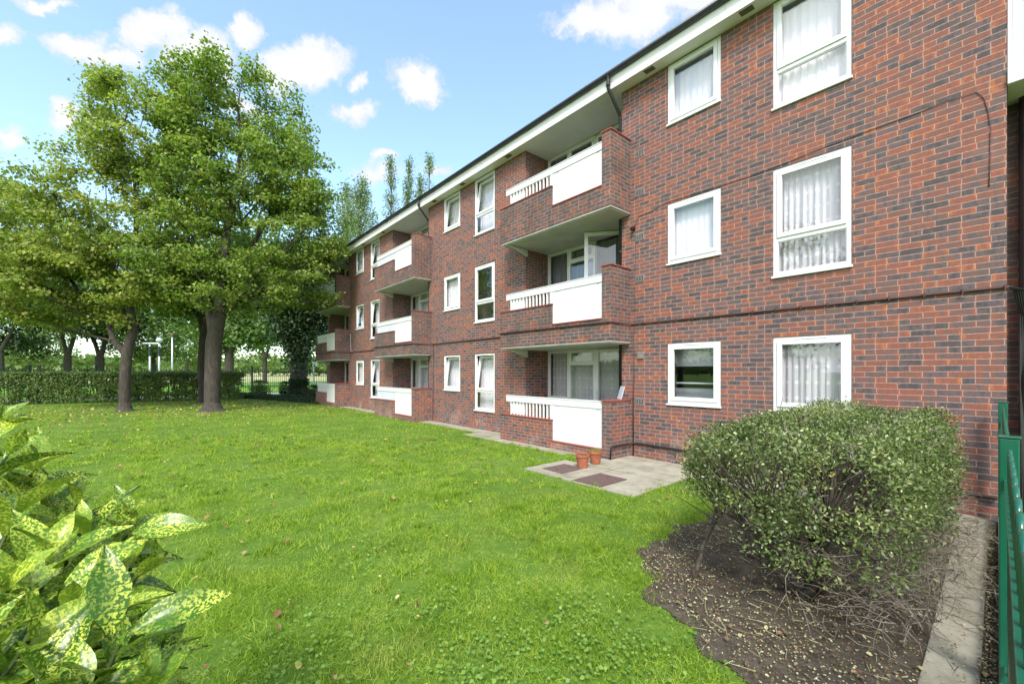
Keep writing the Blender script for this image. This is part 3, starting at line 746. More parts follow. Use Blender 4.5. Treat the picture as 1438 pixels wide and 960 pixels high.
def grow(start, limbs, targets, alpha=.5, jitter=.12):
    """start/limbs: polylines of the main frame; every target is joined to the nearest cheap node.
    returns nodes, parent, isTip"""
    N=[Vector(start[0])]; par=[-1]; cost=[0.0]
    for p in start[1:]:
        N.append(Vector(p)); par.append(len(N)-2); cost.append(0)
    top=len(N)-1
    for L in limbs:
        # limb starts at nearest node to its first point
        q=Vector(L[0]); i=min(range(len(N)),key=lambda j:(N[j]-q).length); prev=i
        for p in L[1:]:
            p=Vector(p); seg=(p-N[prev]); m=max(1,int(seg.length/.9)); b=N[prev].copy(); 
            for s in range(1,m+1):
                N.append(b+seg*(s/m)+Vector(RNG.normal(scale=.05,size=3))); par.append(prev); cost.append(cost[prev]+seg.length/m); prev=len(N)-1
    T=np.array(targets); tc=np.array([N[top]]); order=np.argsort(np.linalg.norm(T-tc,axis=1))
    NA=[np.array(n) for n in N]; tip=[False]*len(N)
    for ti in order:
        t=T[ti]; arr=np.array(NA); ca=np.array(cost); d=np.linalg.norm(arr-t,axis=1)
        # prefer nodes below the target
        pen=np.where(arr[:,2]>t[2]+.2,1.0,0)
        lowtrunk=np.zeros(len(arr)); lowtrunk[:top]=4.0; lowtrunk[top]=1.6; lowtrunk=lowtrunk+1.2*np.clip(1.2-(t[2]-arr[:,2]),0,1.2)*(np.arange(len(arr))<=top)
        j=int(np.argmin(d+alpha*ca+pen+lowtrunk))
        dj=d[j]; prev=j; m=max(1,int(dj/1.1))
        for s in range(1,m+1):
            f=s/m; q=arr[j]+(t-arr[j])*f; 
            if s<m: q=q+RNG.normal(scale=jitter,size=3)+np.array([0,0,.12*dj*.25*math.sin(PI*f)])
            NA.append(q); par.append(prev); cost.append(ca[j]+dj*f); tip.append(s==m); prev=len(NA)-1
    return np.array(NA),par,tip
def tree_mesh(NA,par,R,rtip=.012,expo=2.2,flare=1.0,sides=(10,4)):
    n=len(NA); acc=np.zeros(n); ch=[0]*n
    for i in range(n):
        if par[i]>=0: ch[par[i]]+=1
    for i in range(n-1,0,-1):
        if ch[i]==0: acc[i]=rtip**expo
        acc[par[i]]+=acc[i]
    r=acc**(1/expo); s=math.log(R/rtip)/math.log(r[0]/rtip); r=rtip*(np.maximum(r,rtip)/rtip)**s
    big=[];small=[]
    for i in range(1,n):
        p=par[i]; r0=min(r[p],r[i]*1.35); e=(NA[p],NA[i],r0,r[i])
        (big if r[i]>.05 else small).append(e)
    if flare: 
        z0=NA[0]; big.append((z0+np.array([0,0,-.1]),z0+np.array([0,0,.38]),R*1.6,R*1.0)); big.append((z0+np.array([0,0,-.1]),z0+np.array([0,0,.14]),R*2.1,R*1.25))
    return [tube_mesh(big,sides[0]),tube_mesh(small,sides[1])]
def lobes_pts(lobes,n,shell=.55,carve=.0,seed=0,s=.6):
    vol=np.array([(l[1][0]*l[1][1]*l[1][2])**.75 for l in lobes]); pr=vol/vol.sum(); out=[]
    fr=np.array([[CA,-SA,0],[SA,CA,0],[0,0,1]])   # rows: lateral, depth, up
    while len(out)<n:
        l=lobes[RNG.choice(len(lobes),p=pr)]; d=rnd_unit(1)[0]; hv=np.array([l[0][0],l[0][1],0.0]); hv/=np.linalg.norm(hv); fr=np.array([[hv[1],-hv[0],0],hv,[0,0,1.0]]); rr=1-shell*RNG.uniform()**1.6
        q=np.array(l[0])+ (d*np.array(l[1])*rr)@fr
        if carve and noise3(q[None],s,seed)[0] < -1+carve: continue
        # keep inner points of other lobes sparse
        out.append(q)
    return np.array(out)
def leaves_at(centres,npc,sig,size,up=.8,flat=.6,droop=0.0):
    n=len(centres)*npc; c=np.repeat(centres,npc,axis=0); off=RNG.normal(size=(n,3))*sig; off[:,2]*=flat
    d=rnd_unit(n); d[:,2]-=.25+droop; ups=rnd_unit(n)*(1-up)+np.array([0,0,1])*up+off*.8
    return scatter(LEAF4,LEAF4F,c+off,frames(d,ups),RNG.uniform(.6,1.25,n)*size)
def lobe(px,py,z,rx,ry,dz=0,depth=.8):
    s=z/F_PX; c=P(px,py,z+dz); return (tuple(c),(rx*s,max(rx,ry)*s*depth,ry*s))
def make_tree(name,label,cat,base,R,start,limbs,lobes,nc,npc,sig,size,leaf,bark='bark',carve=.35,seed=1,alpha=.5,group=None,shell=.6,droop=0,upb=.55,flat=.6,extra=None):
    t=thing(name,label,cat,base,group)
    T=lobes_pts(lobes,nc,shell,carve,seed)
    NA,par,tip=grow([tuple(base)]+start,limbs,T,alpha)
    groups=tree_mesh(NA,par,R)
    npmesh('trunk',groups,M[bark],t,smooth=True)
    cc=T if extra is None else np.concatenate([T,extra])
    # extra little clumps part way along twigs
    ext=[]
    for i in range(1,len(NA)):
        if tip[i] and RNG.uniform()<.6:
            ext.append(NA[i]*.6+NA[par[i]]*.4)
    if ext: cc=np.concatenate([T,np.array(ext)])
    V,Fc=leaves_at(cc,npc,sig,size,upb,flat,droop)
    gs=[(V,Fc)]
    npmesh('crown',gs,M[leaf],t)
    return t
# --- the two big lawn trees
zt=18.3
b1=G(175,zt)
make_tree('maple_tree','left of the two big lawn trees with slim forked trunk and yellow-green crown','tree',b1,.205,
  [tuple(P(175,555,zt)),tuple(P(176,525,zt)),tuple(P(178,498,zt))],
  [[P(178,498,zt),P(165,478,zt),P(150,455,zt+.3),P(120,420,zt+.6),P(90,370,zt+1)],
   [P(178,498,zt),P(186,465,zt),P(190,430,zt-.2),P(192,380,zt-.3),P(190,300,zt-.5),P(185,200,zt)],
   [P(186,465,zt),P(175,440,zt+.4),P(160,390,zt+1),P(150,300,zt+1.5),P(140,200,zt+1)],
   [P(190,440,zt),P(205,420,zt+.2),P(207,390,zt+.6),P(225,320,zt+1),P(235,230,zt+1)],
   [P(150,455,zt+.3),P(100,435,zt-.6),P(40,400,zt-1.2)]],
  [lobe(205,190,zt,62,92),lobe(150,175,zt,28,75),lobe(155,300,zt,90,90),lobe(80,330,zt,80,75),lobe(200,380,zt,85,80),lobe(105,400,zt,100,50),lobe(215,420,zt,50,26),lobe(20,320,zt,60,60),lobe(50,430,zt,65,38)],
  520,74,.25,.135,'maple_yellow',carve=.56,seed=2,shell=.5,flat=.42,upb=.65)
b2=G(298,zt)
make_tree('maple_tree','right of the two big lawn trees with thick grey trunk and dense green crown','tree',b2,.31,
  [tuple(P(298,550,zt)),tuple(P(299,515,zt)),tuple(P(300,480,zt))],
  [[P(300,480,zt),P(292,440,zt),P(278,400,zt+.3),P(268,340,zt+.6),P(262,240,zt+1)],
   [P(300,480,zt),P(306,440,zt-.2),P(312,390,zt-.3),P(322,320,zt-.5),P(335,210,zt),P(335,120,zt)],
   [P(306,440,zt),P(325,400,zt+.6),P(350,350,zt+1),P(390,280,zt+1.2)],
   [P(292,440,zt),P(300,380,zt+1.2),P(300,280,zt+1.6),P(290,170,zt+1)],
   [P(278,400,zt+.3),P(255,420,zt-.5),P(225,405,zt-1)],
   [P(325,400,zt+.6),P(380,390,zt),P(430,370,zt-.4)]],
  [lobe(320,145,zt,75,75),lobe(275,160,zt,55,70),lobe(375,170,zt,55,60),lobe(330,240,zt,110,85),lobe(410,240,zt,52,80),lobe(370,320,zt,105,75),lobe(270,340,zt,85,80),lobe(440,310,zt,45,60),lobe(338,395,zt,115,42),lobe(250,385,zt,58,40),lobe(425,390,zt,55,45)],
  640,74,.24,.135,'maple',carve=.60,seed=8,shell=.5,flat=.42,upb=.65)
b3=G(284,23.2)
make_tree('maple_tree','slimmer lawn tree whose trunk leans just behind the thick grey one','tree',b3,.2,
  [tuple(P(284,545,23.2)),tuple(P(283,510,23.2)),tuple(P(286,470,23.2))],
  [[P(286,470,23.2),P(275,420,23.4),P(262,340,23.8)],[P(286,470,23.2),P(300,410,23),P(320,330,23)]],
  [lobe(290,330,23.2,90,90),lobe(250,400,23.2,70,50),lobe(340,380,23.2,70,60)],200,45,.42,.2,'maple',seed=9)
b4=G(-95,21)
make_tree('maple_tree','pale yellowing tree whose crown reaches in at the left edge','tree',b4,.3,
  [tuple(P(-92,520,21)),tuple(P(-90,470,21))],
  [[P(-90,470,21),P(-60,400,21),P(-10,330,21)],[P(-90,470,21),P(-100,380,21),P(-90,280,21)]],
  [lobe(-10,300,21,70,70),lobe(-60,370,21,110,90),lobe(10,370,21,60,45),lobe(-110,270,21,100,90)],330,50,.38,.19,'maple_yellow',seed=4)
# --- ivy clad tree by the railings
bi=G(419,33)
make_tree('ivy_clad_tree','dark tree smothered in ivy by the far railings near the building end','tree',bi,.62,
  [tuple(P(419,525,33)),tuple(P(421,500,33)),tuple(P(423,470,33))],
  [[P(423,470,33),P(410,440,33),P(395,400,33.5),P(370,350,34)],[P(423,470,33),P(432,430,33),P(436,380,33),P(432,320,33)],[P(423,470,33),P(445,440,33),P(458,420,33)]],
  [lobe(425,440,33,40,45),lobe(432,380,33,48,60),lobe(405,420,33,40,40),lobe(450,400,33,26,50),lobe(421,495,33,13,30,depth=1),lobe(385,380,33,50,50)],520,60,.42,.2,'dark_leaf',carve=.2,seed=6,shell=.8,extra=np.array([[bi.x+RNG.normal()*.45,bi.y+RNG.normal()*.45,RNG.uniform(.3,4.2)] for _ in range(110)]))
# --- trees of the park behind
def park_tree(name,label,px,z,top,rx,leaf='park_leaf',n=170,npc=45,low=490,R=.45,seed=1,lobes=None,sig=.6,size=.34,carve=.4):
    b=G(px,z,-.06); cy=(top+low)/2; ry=(low-top)/2
    n=int(n*.68); R*=.62
    lb=lobes or [lobe(px,cy+ry*.15,z,rx,ry*.8),lobe(px-rx*.35,cy+ry*.35,z,rx*.7,ry*.6),lobe(px+rx*.35,cy+ry*.3,z,rx*.7,ry*.6),lobe(px,top+ry*.55,z,rx*.6,ry*.5)]
    return make_tree(name,label,'tree',b,R,[tuple(P(px,525,z)),tuple(P(px,HY-40*30/z,z))],
      [[P(px,HY-40*30/z,z),P(px-rx*.3,cy+ry*.3,z),P(px-rx*.3,cy,z)],[P(px,HY-40*30/z,z),P(px+rx*.3,cy+ry*.3,z),P(px+rx*.2,cy,z)]],
      lb,n,npc,sig,size,leaf,carve=carve,seed=seed,group='park trees beyond the far railings')
park_tree('park_tree','dark spreading tree at the far left with a low bare bough',0,44,370,70,'dark_leaf',230,50,500,.5,3,
   lobes=[lobe(-10,430,44,75,62),lobe(25,415,44,55,45),lobe(-20,480,44,60,30),lobe(-60,380,44,60,60)])
park_tree('park_tree','broad leaning tree seen to the left of the slim forked trunk',95,52,330,75,'park_leaf',200,45,480,.6,4)
park_tree('park_tree','stout dark-trunked tree seen right beside the slim forked trunk',140,56,370,70,'dark_leaf',200,45,480,.8,5)
park_tree('park_tree','bushy light green tree behind the exercise frame',215,60,400,60,'park_leaf',210,45,515,.5,6)
park_tree('park_tree','tree with twin dark stems between thick trunk and railings gap',322,46,380,60,'park_leaf',200,45,500,.7,7)
park_tree('park_tree','light green tree framing the gap left of the ivy',372,62,340,60,'park_leaf',200,45,505,.5,8)
park_tree('park_tree','tree just left of the building end behind the ivy',462,58,330,50,'park_leaf',190,45,510,.5,9)
park_tree('park_tree','distant pale tree filling the gap between the lawn trunks',262,85,430,60,'park_leaf',150,40,518,.5,10,sig=.8,size=.45)
park_tree('park_tree','distant pale tree beyond the field near the left edge',55,100,445,45,'park_leaf',130,40,516,.5,12,sig=.9,size=.5)
def poplar(px,z,top,rx,label,n=150,seed=1,npc=40):
    b=G(px,z,-.06); t=thing('poplar_tree',label,'tree',b,'tall slender poplars behind the block')
    c=b; H=P(px,top,z).z
    m=n; hh=RNG.uniform(.12,1,m)**.8*H; prof=np.sin(np.clip((hh/H),0,1)**.8*PI*.93+.12)**.8; rad=1.35*rx*z/F_PX*np.clip(prof,.12,1)
    an=RNG.uniform(0,2*PI,m); rr=rad*np.sqrt(RNG.uniform(.1,1,m))
    T=np.stack([c.x+rr*np.cos(an),c.y+rr*np.sin(an),hh],1)
    k=noise3(T,.7,seed)>-.35; T=T[k]
    ed=[]
    for s in range(14): ed.append((np.array([c.x,c.y,H*.97*s/14]),np.array([c.x,c.y,H*.97*(s+1)/14]),.35*(1-s/14)+.02,.35*(1-(s+1)/14)+.02))
    for q in T:
        z0=max(1,q[2]-2.2*RNG.uniform(.5,1.2)); ed.append((np.array([c.x,c.y,z0]),q,.05,.015))
    npmesh('trunk',[tube_mesh(ed,5)],M['bark'],t,smooth=True)
    n2=len(T)*npc; off=RNG.normal(size=(n2,3))*np.array([.36,.36,.6]); cc=np.repeat(T,npc,axis=0)+off
    d=rnd_unit(n2); V,Fc=scatter(LEAF4,LEAF4F,cc,frames(d,rnd_unit(n2)),RNG.uniform(.6,1.2,n2)*.27)
    npmesh('crown',[(V,Fc)],M['poplar_leaf'],t)
poplar(507,62,255,26,'broad poplar rising beside the far end of the roof',330,1,50)
poplar(488,66,262,18,'poplar just left of the broad one beside the roof end',180,7)
poplar(549,75,222,10,'single slender poplar standing clear above the roofline, leftmost of the sparse ones',130,2)
poplar(574,75,226,8,'slender poplar with curved wispy top in the middle above the roofline',110,3)
poplar(590,75,245,8,'shorter slender poplar tucked against the middle one above the roofline',90,4)
poplar(603,75,220,8,'wispy poplar nearest the gutter above the roofline',90,5)
# far belt of trees closing the field
def belt():
    g=[]; n=900
    an=RNG.uniform(-75,40,n)*PI/180; dist=RNG.uniform(190,260,n)
    pos=np.stack([dist*np.sin(an),dist*np.cos(an),RNG.uniform(.5,1,n)],1)
    hh=4+3.5*np.abs(noise3(pos,.03,2))+RNG.uniform(0,2,n)
    c=np.repeat(pos,60,axis=0); off=RNG.normal(size=(len(c),3)); off*= np.array([3.5,3.5,1])
    off[:,2]=np.repeat(hh,60)*np.abs(RNG.beta(2,2,len(c)))
    V,Fc=scatter(LEAF4,LEAF4F,c+off,frames(rnd_unit(len(c)),rnd_unit(len(c))),RNG.uniform(1.0,2.0,len(c)))
    o=npmesh('tree_belt',[(V,Fc)],M['park_leaf']); tag(o,'hazy line of distant trees closing the far side of the park field','woodland',kind='stuff')
belt()
# trees on the near left, out of frame but mirrored in the windows
for i,(x,y,r,h) in enumerate(((-17,9,4.5,12),(-22,19,5,13),(-14,-4,4,10),(-30,3,6,14))):
    b=Vector((x,y,0)); z=1
    lb=[((x,y,h*.62),(r,r,h*.36)),((x+1,y-1,h*.45),(r,r,h*.25))]
    make_tree('lawn_tree',['leafy tree left of camera facing the tall near windows','bigger leafy tree left of camera facing the first balcony','small tree left and behind the camera','broad tree farthest to the left of the camera'][i],'tree',b,.25,
      [(x,y,1.2),(x,y,2.6)],[[(x,y,2.6),(x+1,y,h*.5)],[(x,y,2.6),(x-1,y+.5,h*.6)]],lb,110,40,.5,.26,'maple',seed=20+i)
# --- hedge, railings and gym frame
HA=Vector((-13.5,36.0,0)); H1=G(0,21.9); H2=G(341,26.4)
hd=(H2-H1).normalized(); HA=H1-hd*9
def leaf_block(p0,p1,w,h,n,size,name,label,cat,leaf='hedge_leaf',low=.25,holes=.3,group=None,round_=False):
    mid=(p0+p1)/2; t=thing(name,label,cat,(mid.x,mid.y,0),group)
    L=(p1-p0).length; u=(p1-p0).normalized(); v=Vector((-u.y,u.x,0))
    a=RNG.uniform(0,1,n)*L; s=RNG.uniform(-1,1,n); hh=RNG.uniform(0,1,n)
    k=RNG.uniform(0,1,n); s=np.where(k<.55,np.sign(s)*(1-.25*RNG.uniform(0,1,n)**2),s); hh=np.where(k>.72,1-.12*RNG.uniform(0,1,n),hh)
    # thinner towards the bottom
    keep=(hh>low)|(RNG.uniform(0,1,n)<.35+.5*hh/low)
    if round_:
        e=(2*a/L-1)**2+s**2+((hh-.45)/.56)**2; keep&=(e<1.0+.15*RNG.normal(size=n))
    pos=np.stack([p0.x+u.x*a+v.x*s*w/2,p0.y+u.y*a+v.y*s*w/2,hh*h],1)
    pos[:,2]+=.05*noise3(pos,1.6,4)*hh; pos[:,:2]+=.05*noise3(pos,2.0,6)[:,None]
    gap=noise3(pos,3.2,8)+noise3(pos,7.0,3)*.6; keep&=~((gap<-.55+holes*(1-hh)) & (hh<.85))
    pos=pos[keep]; m=len(pos)
    ups=np.stack([v.x*s[keep],v.y*s[keep],hh[keep]*1.2-.2],1)+rnd_unit(m)*.7
    V,Fc=scatter(LEAF4,LEAF4F,pos+RNG.normal(scale=.03,size=(m,3)),frames(rnd_unit(m),ups),RNG.uniform(.6,1.3,m)*size)
    npmesh('foliage',[(V,Fc)],M[leaf],t)
    ed=[]
    ns=max(3,int(L/.45))
    for i in range(ns):
        aa=(i+.5+RNG.uniform(-.2,.2))/ns*L; b0=np.array([p0.x+u.x*aa,p0.y+u.y*aa,-.02])
        for q in range(5):
            tip=b0+np.array([RNG.normal()*.22*min(1,w),RNG.normal()*.22*min(1,w),h*RNG.uniform(.6,.92)]); md=(b0+tip)/2+RNG.normal(scale=.06,size=3)
            ed+= [(b0,md,.022,.014),(md,tip,.014,.005)]
    npmesh('stems',[tube_mesh(ed,5)],M['stem'],t)
    return t
leaf_block(HA,H2,.9,1.68,105000,.085,'hedge','long clipped green hedge along the far end of the lawn','hedge')
leaf_block(G(348,29.0),G(382,29.6),1.1,1.15,9000,.08,'clipped_bush','rounded clipped bush right of the hedge end in front of the railings','bush',round_=True,low=.1,holes=0)
leaf_block(G(391,29.5),G(411,29.5),.9,1.0,5000,.08,'dark_bush','small dark pointed bush left of the ivy stump','bush','dark_leaf',round_=True,low=.1,holes=0)
leaf_block(G(410,28.3),G(430,28.3),.8,1.25,8000,.07,'twiggy_bush','brownish boxy bush at the foot of the ivy tree','bush','dark_leaf',low=.1,holes=0)
leaf_block(G(432,26.6),G(450,26.6),.9,.85,5000,.08,'dark_bush','low dark rounded bush beside the last balcony','bush','dark_leaf',round_=True,low=.1,holes=0)
# ivy ground cover strip
def ivy():
    n=36000; a=RNG.uniform(0,1,n); b=RNG.uniform(0,1,n)
    p0=G(330,27.5);p1=G(470,21.5); q0=G(330,30.2); q1=G(462,27.5)
    pos=np.array([[p0.x,p0.y,0]])*((1-a)*(1-b))[:,None]+np.array([[p1.x,p1.y,0]])*(a*(1-b))[:,None]+np.array([[q0.x,q0.y,0]])*((1-a)*b)[:,None]+np.array([[q1.x,q1.y,0]])*(a*b)[:,None]
    edge=np.minimum(1,b*5); pos[:,2]=RNG.uniform(0,.28,n)*(.5+.5*noise3(pos,1.5,1))*edge+.02
    ups=np.array([0,0,1.0])+rnd_unit(n)*.6
    V,Fc=scatter(LEAF4,LEAF4F,pos,frames(rnd_unit(n),ups),RNG.uniform(.05,.11,n))
    tag(npmesh('ground_cover',[(V,Fc)],M['dark_leaf']),'dark ivy creeping over the ground below the far railings','ground cover',kind='stuff')
ivy()
# far railings
yf=36.4; fx0,fx1=-34,17
t=thing('park_railings','dark green upright metal railings along the park boundary','railing',((fx0+fx1)/2,yf,0))
x=fx0; posts=[]
bx=5.55
while bx>fx0: bx-=2.75
xs=[]
while bx<fx1: xs.append(bx); bx+=2.75
pm=None
for i,x in enumerate(xs):
    if pm is None:
        mb=MB(); mb.box(x-.06,x+.06,yf-.06,yf+.06,-.06,2.15); pm=mb.build('post',M['dark_paint'],t); px0=x
    else:
        o=pm.copy(); C.objects.link(o); o.parent=t; o.location=pm.location+Vector((x-px0,0,0))
mb=MB(); x=xs[0]
for k in range(1,20):
    xx=x+k*.1375; mb.box(xx-.0125,xx+.0125,yf-.0125,yf+.0125,.02,1.95)
mb.box(x+.06,x+2.69,yf-.02,yf+.02,1.72,1.76); mb.box(x+.06,x+2.69,yf-.02,yf+.02,.12,.16)
pn=mb.build('picket_panel',M['dark_paint'],t)
for i,x in enumerate(xs[1:-1]):
    o=pn.copy(); C.objects.link(o); o.parent=t; o.location=pn.location+Vector((x-xs[0],0,0))
# exercise frame
zg=41; g1=G(210.5,zg); g2=G(223.5,zg)
t=thing('exercise_frame','white steel outdoor exercise frame with two posts behind the hedge','exercise frame',tuple(g1))
H=P(210,484,zg).z
for g in (g1,g2):
    mb=MB(); mb.tube([(g.x,g.y,-.05),(g.x,g.y,H)],.085,10); mb.build('post',M['steel'],t,smooth=True)
    mb=MB(); mb.tube([(g.x,g.y-.02,H-1.1),(g.x,g.y-.02,H-.15)],.12,8); mb.build('sleeve',M['dark_paint'],t)
a=P(201,482,zg); b=P(222,482,zg); c=P(226,488,zg)
mb=MB(); mb.tube([a,b,(b+c)/2+Vector((.0,0,.08)),c],.08,8); mb.build('top_bar',M['steel'],t,smooth=True)
d=P(224,477.5,zg); mb=MB(); mb.lathe((d.x,d.y,d.z),[(0,-.25),(.2,-.2),(.3,0),(.2,.2),(0,.25)],12); mb.tube([(d.x,d.y,d.z-.6),d],.04,6); mb.build('round_plate',M['steel'],t,smooth=True)
g=G(241.8,zg); t=thing('lamp_post','slim grey lamp post standing behind the hedge','lamp post',tuple(g))
mb=MB(); mb.tube([(g.x,g.y,-.05),(g.x,g.y,P(0,472,zg).z)],[.09,.06],10); mb.build('pole',M['steel'],t,smooth=True)
hp=P(241.8,472,zg); mb=MB(); mb.lathe((hp.x,hp.y,hp.z),[(0,.32),(.10,.3),(.16,.1),(.12,-.02),(0,-.04)],12); mb.build('lantern',M['manhole'],t)
zs=36.9; g=G(440.6,zs); t=thing('sign_post','small white square sign on a thin pole by the path','sign',tuple(g))
mb=MB(); mb.tube([(g.x,g.y,-.05),(g.x,g.y,P(0,510,zs).z)],.045,8); mb.build('pole',M['steel'],t)
c=P(441.5,511,zs); mb=MB(); mb.box(c.x-.2,c.x+.2,c.y-.08,c.y-.06,c.z-.16,c.z+.16); mb.build('plate',M['panel'],t)
mb=MB(); mb.tube([(c.x,c.y-.081,c.z-.09),(c.x,c.y-.083,c.z+.02),(c.x+.06,c.y-.083,c.z+.08)],.018,6); mb.build('symbol',M['black'],t)
# ---------------------------------------------------------------- the big shrub by the path
def shrub():
    base=Vector((4.1,1.05,0))
    t=thing('cotoneaster_shrub','large untidy grey-green shrub on the soil bed below the near window','shrub',tuple(base))
    # crown: union of rounded boxes sampled near the surface
    def sd(p):
        c=np.array([4.85,.98,.74]); hsz=np.array([1.45,.44,.28]); q=np.abs(p-c)-hsz
        d1=np.linalg.norm(np.maximum(q,0),axis=1)+np.minimum(q.max(axis=1),0)-.26
        c2=np.array([3.80,.98,.84]); e=(p-c2)/np.array([.62,.56,.44]); d2=(np.linalg.norm(e,axis=1)-1)*.5
        c3=np.array([4.35,1.55,.90]); e=(p-c3)/np.array([.55,.42,.28]); d3=(np.linalg.norm(e,axis=1)-1)*.35
        d=np.minimum(np.minimum(d1,d2),d3)
        return d+.085*noise3(p*3.6,1,3)+.05*noise3(p*9,1,5)+.03*noise3(p*19,1,8)
    n=3000000; p=RNG.uniform([2.7,.0,.2],[6.6,2.3,1.65],size=(n,3)); d=sd(p)
    w=np.exp(-np.abs(d+.03)/.05)*(d<.05)+.075*(d<0)
    lowz=np.clip((p[:,2]-.42-.28*np.clip((p[:,1]-.95)/.5,0,1)-.10*noise3(p*5,1,9))/.25,.0,1)
    clump=np.clip(.68+1.2*noise3(p*8,1,2)+.7*noise3(p*19,1,4),.04,1.3)
    k=RNG.uniform(0,1,n)<w*lowz*clump*.40; p=p[k]; m=len(p)
    eps=.03; nx=np.stack([sd(p+np.eye(3)[i]*eps)-sd(p-np.eye(3)[i]*eps) for i in range(3)],1); nx/=np.linalg.norm(nx,axis=1,keepdims=True)+1e-6
    LF=np.array([[0,0,0],[.25,.55,.07],[0,1,-.06],[-.25,.55,.07]])
    V,Fc=scatter(LF,LEAF4F,p,frames(nx*.6+rnd_unit(m)+np.array([0,0,.3]),nx+rnd_unit(m)*.9),RNG.uniform(.55,1.3,m)*.027)
    npmesh('foliage',[(V,Fc)],M['bush_leaf'],t)
    print('shrub leaves',m)
    # skeleton
    ed=[]; tw=[]
    roots=[np.array([3.75,.95,.0]),np.array([4.5,1.15,0]),np.array([5.3,1.0,0]),np.array([4.15,1.35,0]),np.array([5.9,1.2,0])]
    tg=p[RNG.choice(m,620,replace=False)]
    for r0 in roots:
        for j in range(6):
            a=RNG.uniform(0,2*PI); end=r0+np.array([.55*math.cos(a),.35*math.sin(a),RNG.uniform(.45,.8)])
            pts=[r0+RNG.normal(scale=.03,size=3)*[1,1,0],r0+(end-r0)*.3+RNG.normal(scale=.05,size=3),r0+(end-r0)*.65+RNG.normal(scale=.06,size=3),end]
            for q in range(3): ed.append((pts[q],pts[q+1],[.035,.026,.018][q],[.026,.018,.012][q]))
    ends=np.array([e[1] for e in ed])
    for q in tg:
        j=np.argmin(np.linalg.norm(ends-q,axis=1)); s=ends[j]; md=(s+q)/2+RNG.normal(scale=.05,size=3)
        ed+= [(s,md,.009,.006),(md,q,.006,.003)]
    npmesh('branches',[tube_mesh(ed,5)],M['stem'],t)
    # bare dead twigs: at the skirt and poking from the top
    for i in range(900):
        if i<650:
            s=np.array([RNG.uniform(3.15,6.2),RNG.uniform(.22,1.9),RNG.uniform(.12,.6)]); ln=RNG.uniform(.12,.42); d=RNG.normal(size=3)*[1,1,.5]; d[2]-=.25
            if s[1]>.9: s[1]=RNG.uniform(.22,.9)
            if s[1]>.55 and s[0]>3.6: s[1]=RNG.uniform(.2,.6)
        else:
            s=tg[RNG.integers(len(tg))]; d=RNG.normal(size=3); d[2]=abs(d[2])+.1; ln=RNG.uniform(.06,.18)
        d/=np.linalg.norm(d); a=s
        for q in range(4):
            b=a+d*ln/4; b[2]=max(b[2],.02); tw.append((a,b,.0034-.0006*q,.0028-.0006*q)); d=d+RNG.normal(scale=.28,size=3); d/=np.linalg.norm(d); a=b
            if q in(1,2) and RNG.uniform()<.7:
                e=d+RNG.normal(scale=.6,size=3); e/=np.linalg.norm(e); c=a+e*ln*.35; c[2]=max(c[2],.02); tw.append((a,c,.0025,.001))
    npmesh('twigs',[tube_mesh(tw,4)],M['twig'],t)
    # the little leaning stem in front on the left
    b=G(968,1006/(822-HY)); t2=thing('sapling','small crooked multi-stemmed sapling left of the big shrub','sapling',tuple(b))
    ed=[]; zz=3.4
    path=[P(968,822,3.4),P(978,800,3.4),P(985,775,3.42),P(990,755,3.45),P(1003,735,3.5),P(1006,712,3.5)]
    r=[.032,.022,.019,.018,.017,.015]
    for i in range(5): ed.append((np.array(path[i]),np.array(path[i+1]),r[i],r[i+1]))
    for q in ([P(1006,712,3.5),P(995,695,3.5),P(988,670,3.55)],[P(1006,712,3.5),P(1015,690,3.5),P(1016,660,3.6)],[P(990,755,3.45),P(975,748,3.4),P(965,735,3.4)],[P(968,822,3.4),P(955,812,3.38),P(950,800,3.38)],[P(968,822,3.4),P(975,808,3.36),P(972,790,3.36)],[P(1003,735,3.5),P(1018,715,3.5),P(1020,690,3.5)]):
        ed+= [(np.array(q[0]),np.array(q[1]),.012,.009),(np.array(q[1]),np.array(q[2]),.009,.004)]
    cen=np.array([P(985,655,3.65),P(1000,640,3.7),P(1015,655,3.6),P(1030,640,3.8),P(990,680,3.55),P(1010,625,3.9),P(1022,672,3.6),P(982,630,3.85)])
    for c in cen:
        ed.append((np.array(P(1006,712,3.5)),c,.006,.003))
    npmesh('stems',[tube_mesh(ed,7)],M['stem'],t2,smooth=True)
    m=3600; cc=cen[RNG.integers(len(cen),size=m)]+RNG.normal(size=(m,3))*[.085,.085,.07]
    V,Fc=scatter(LF,LEAF4F,cc,frames(rnd_unit(m),rnd_unit(m)*.8+np.array([0,0,1.0])),RNG.uniform(.6,1.25,m)*.029)
    npmesh('foliage',[(V,Fc)],M['bush_leaf'],t2)
shrub()
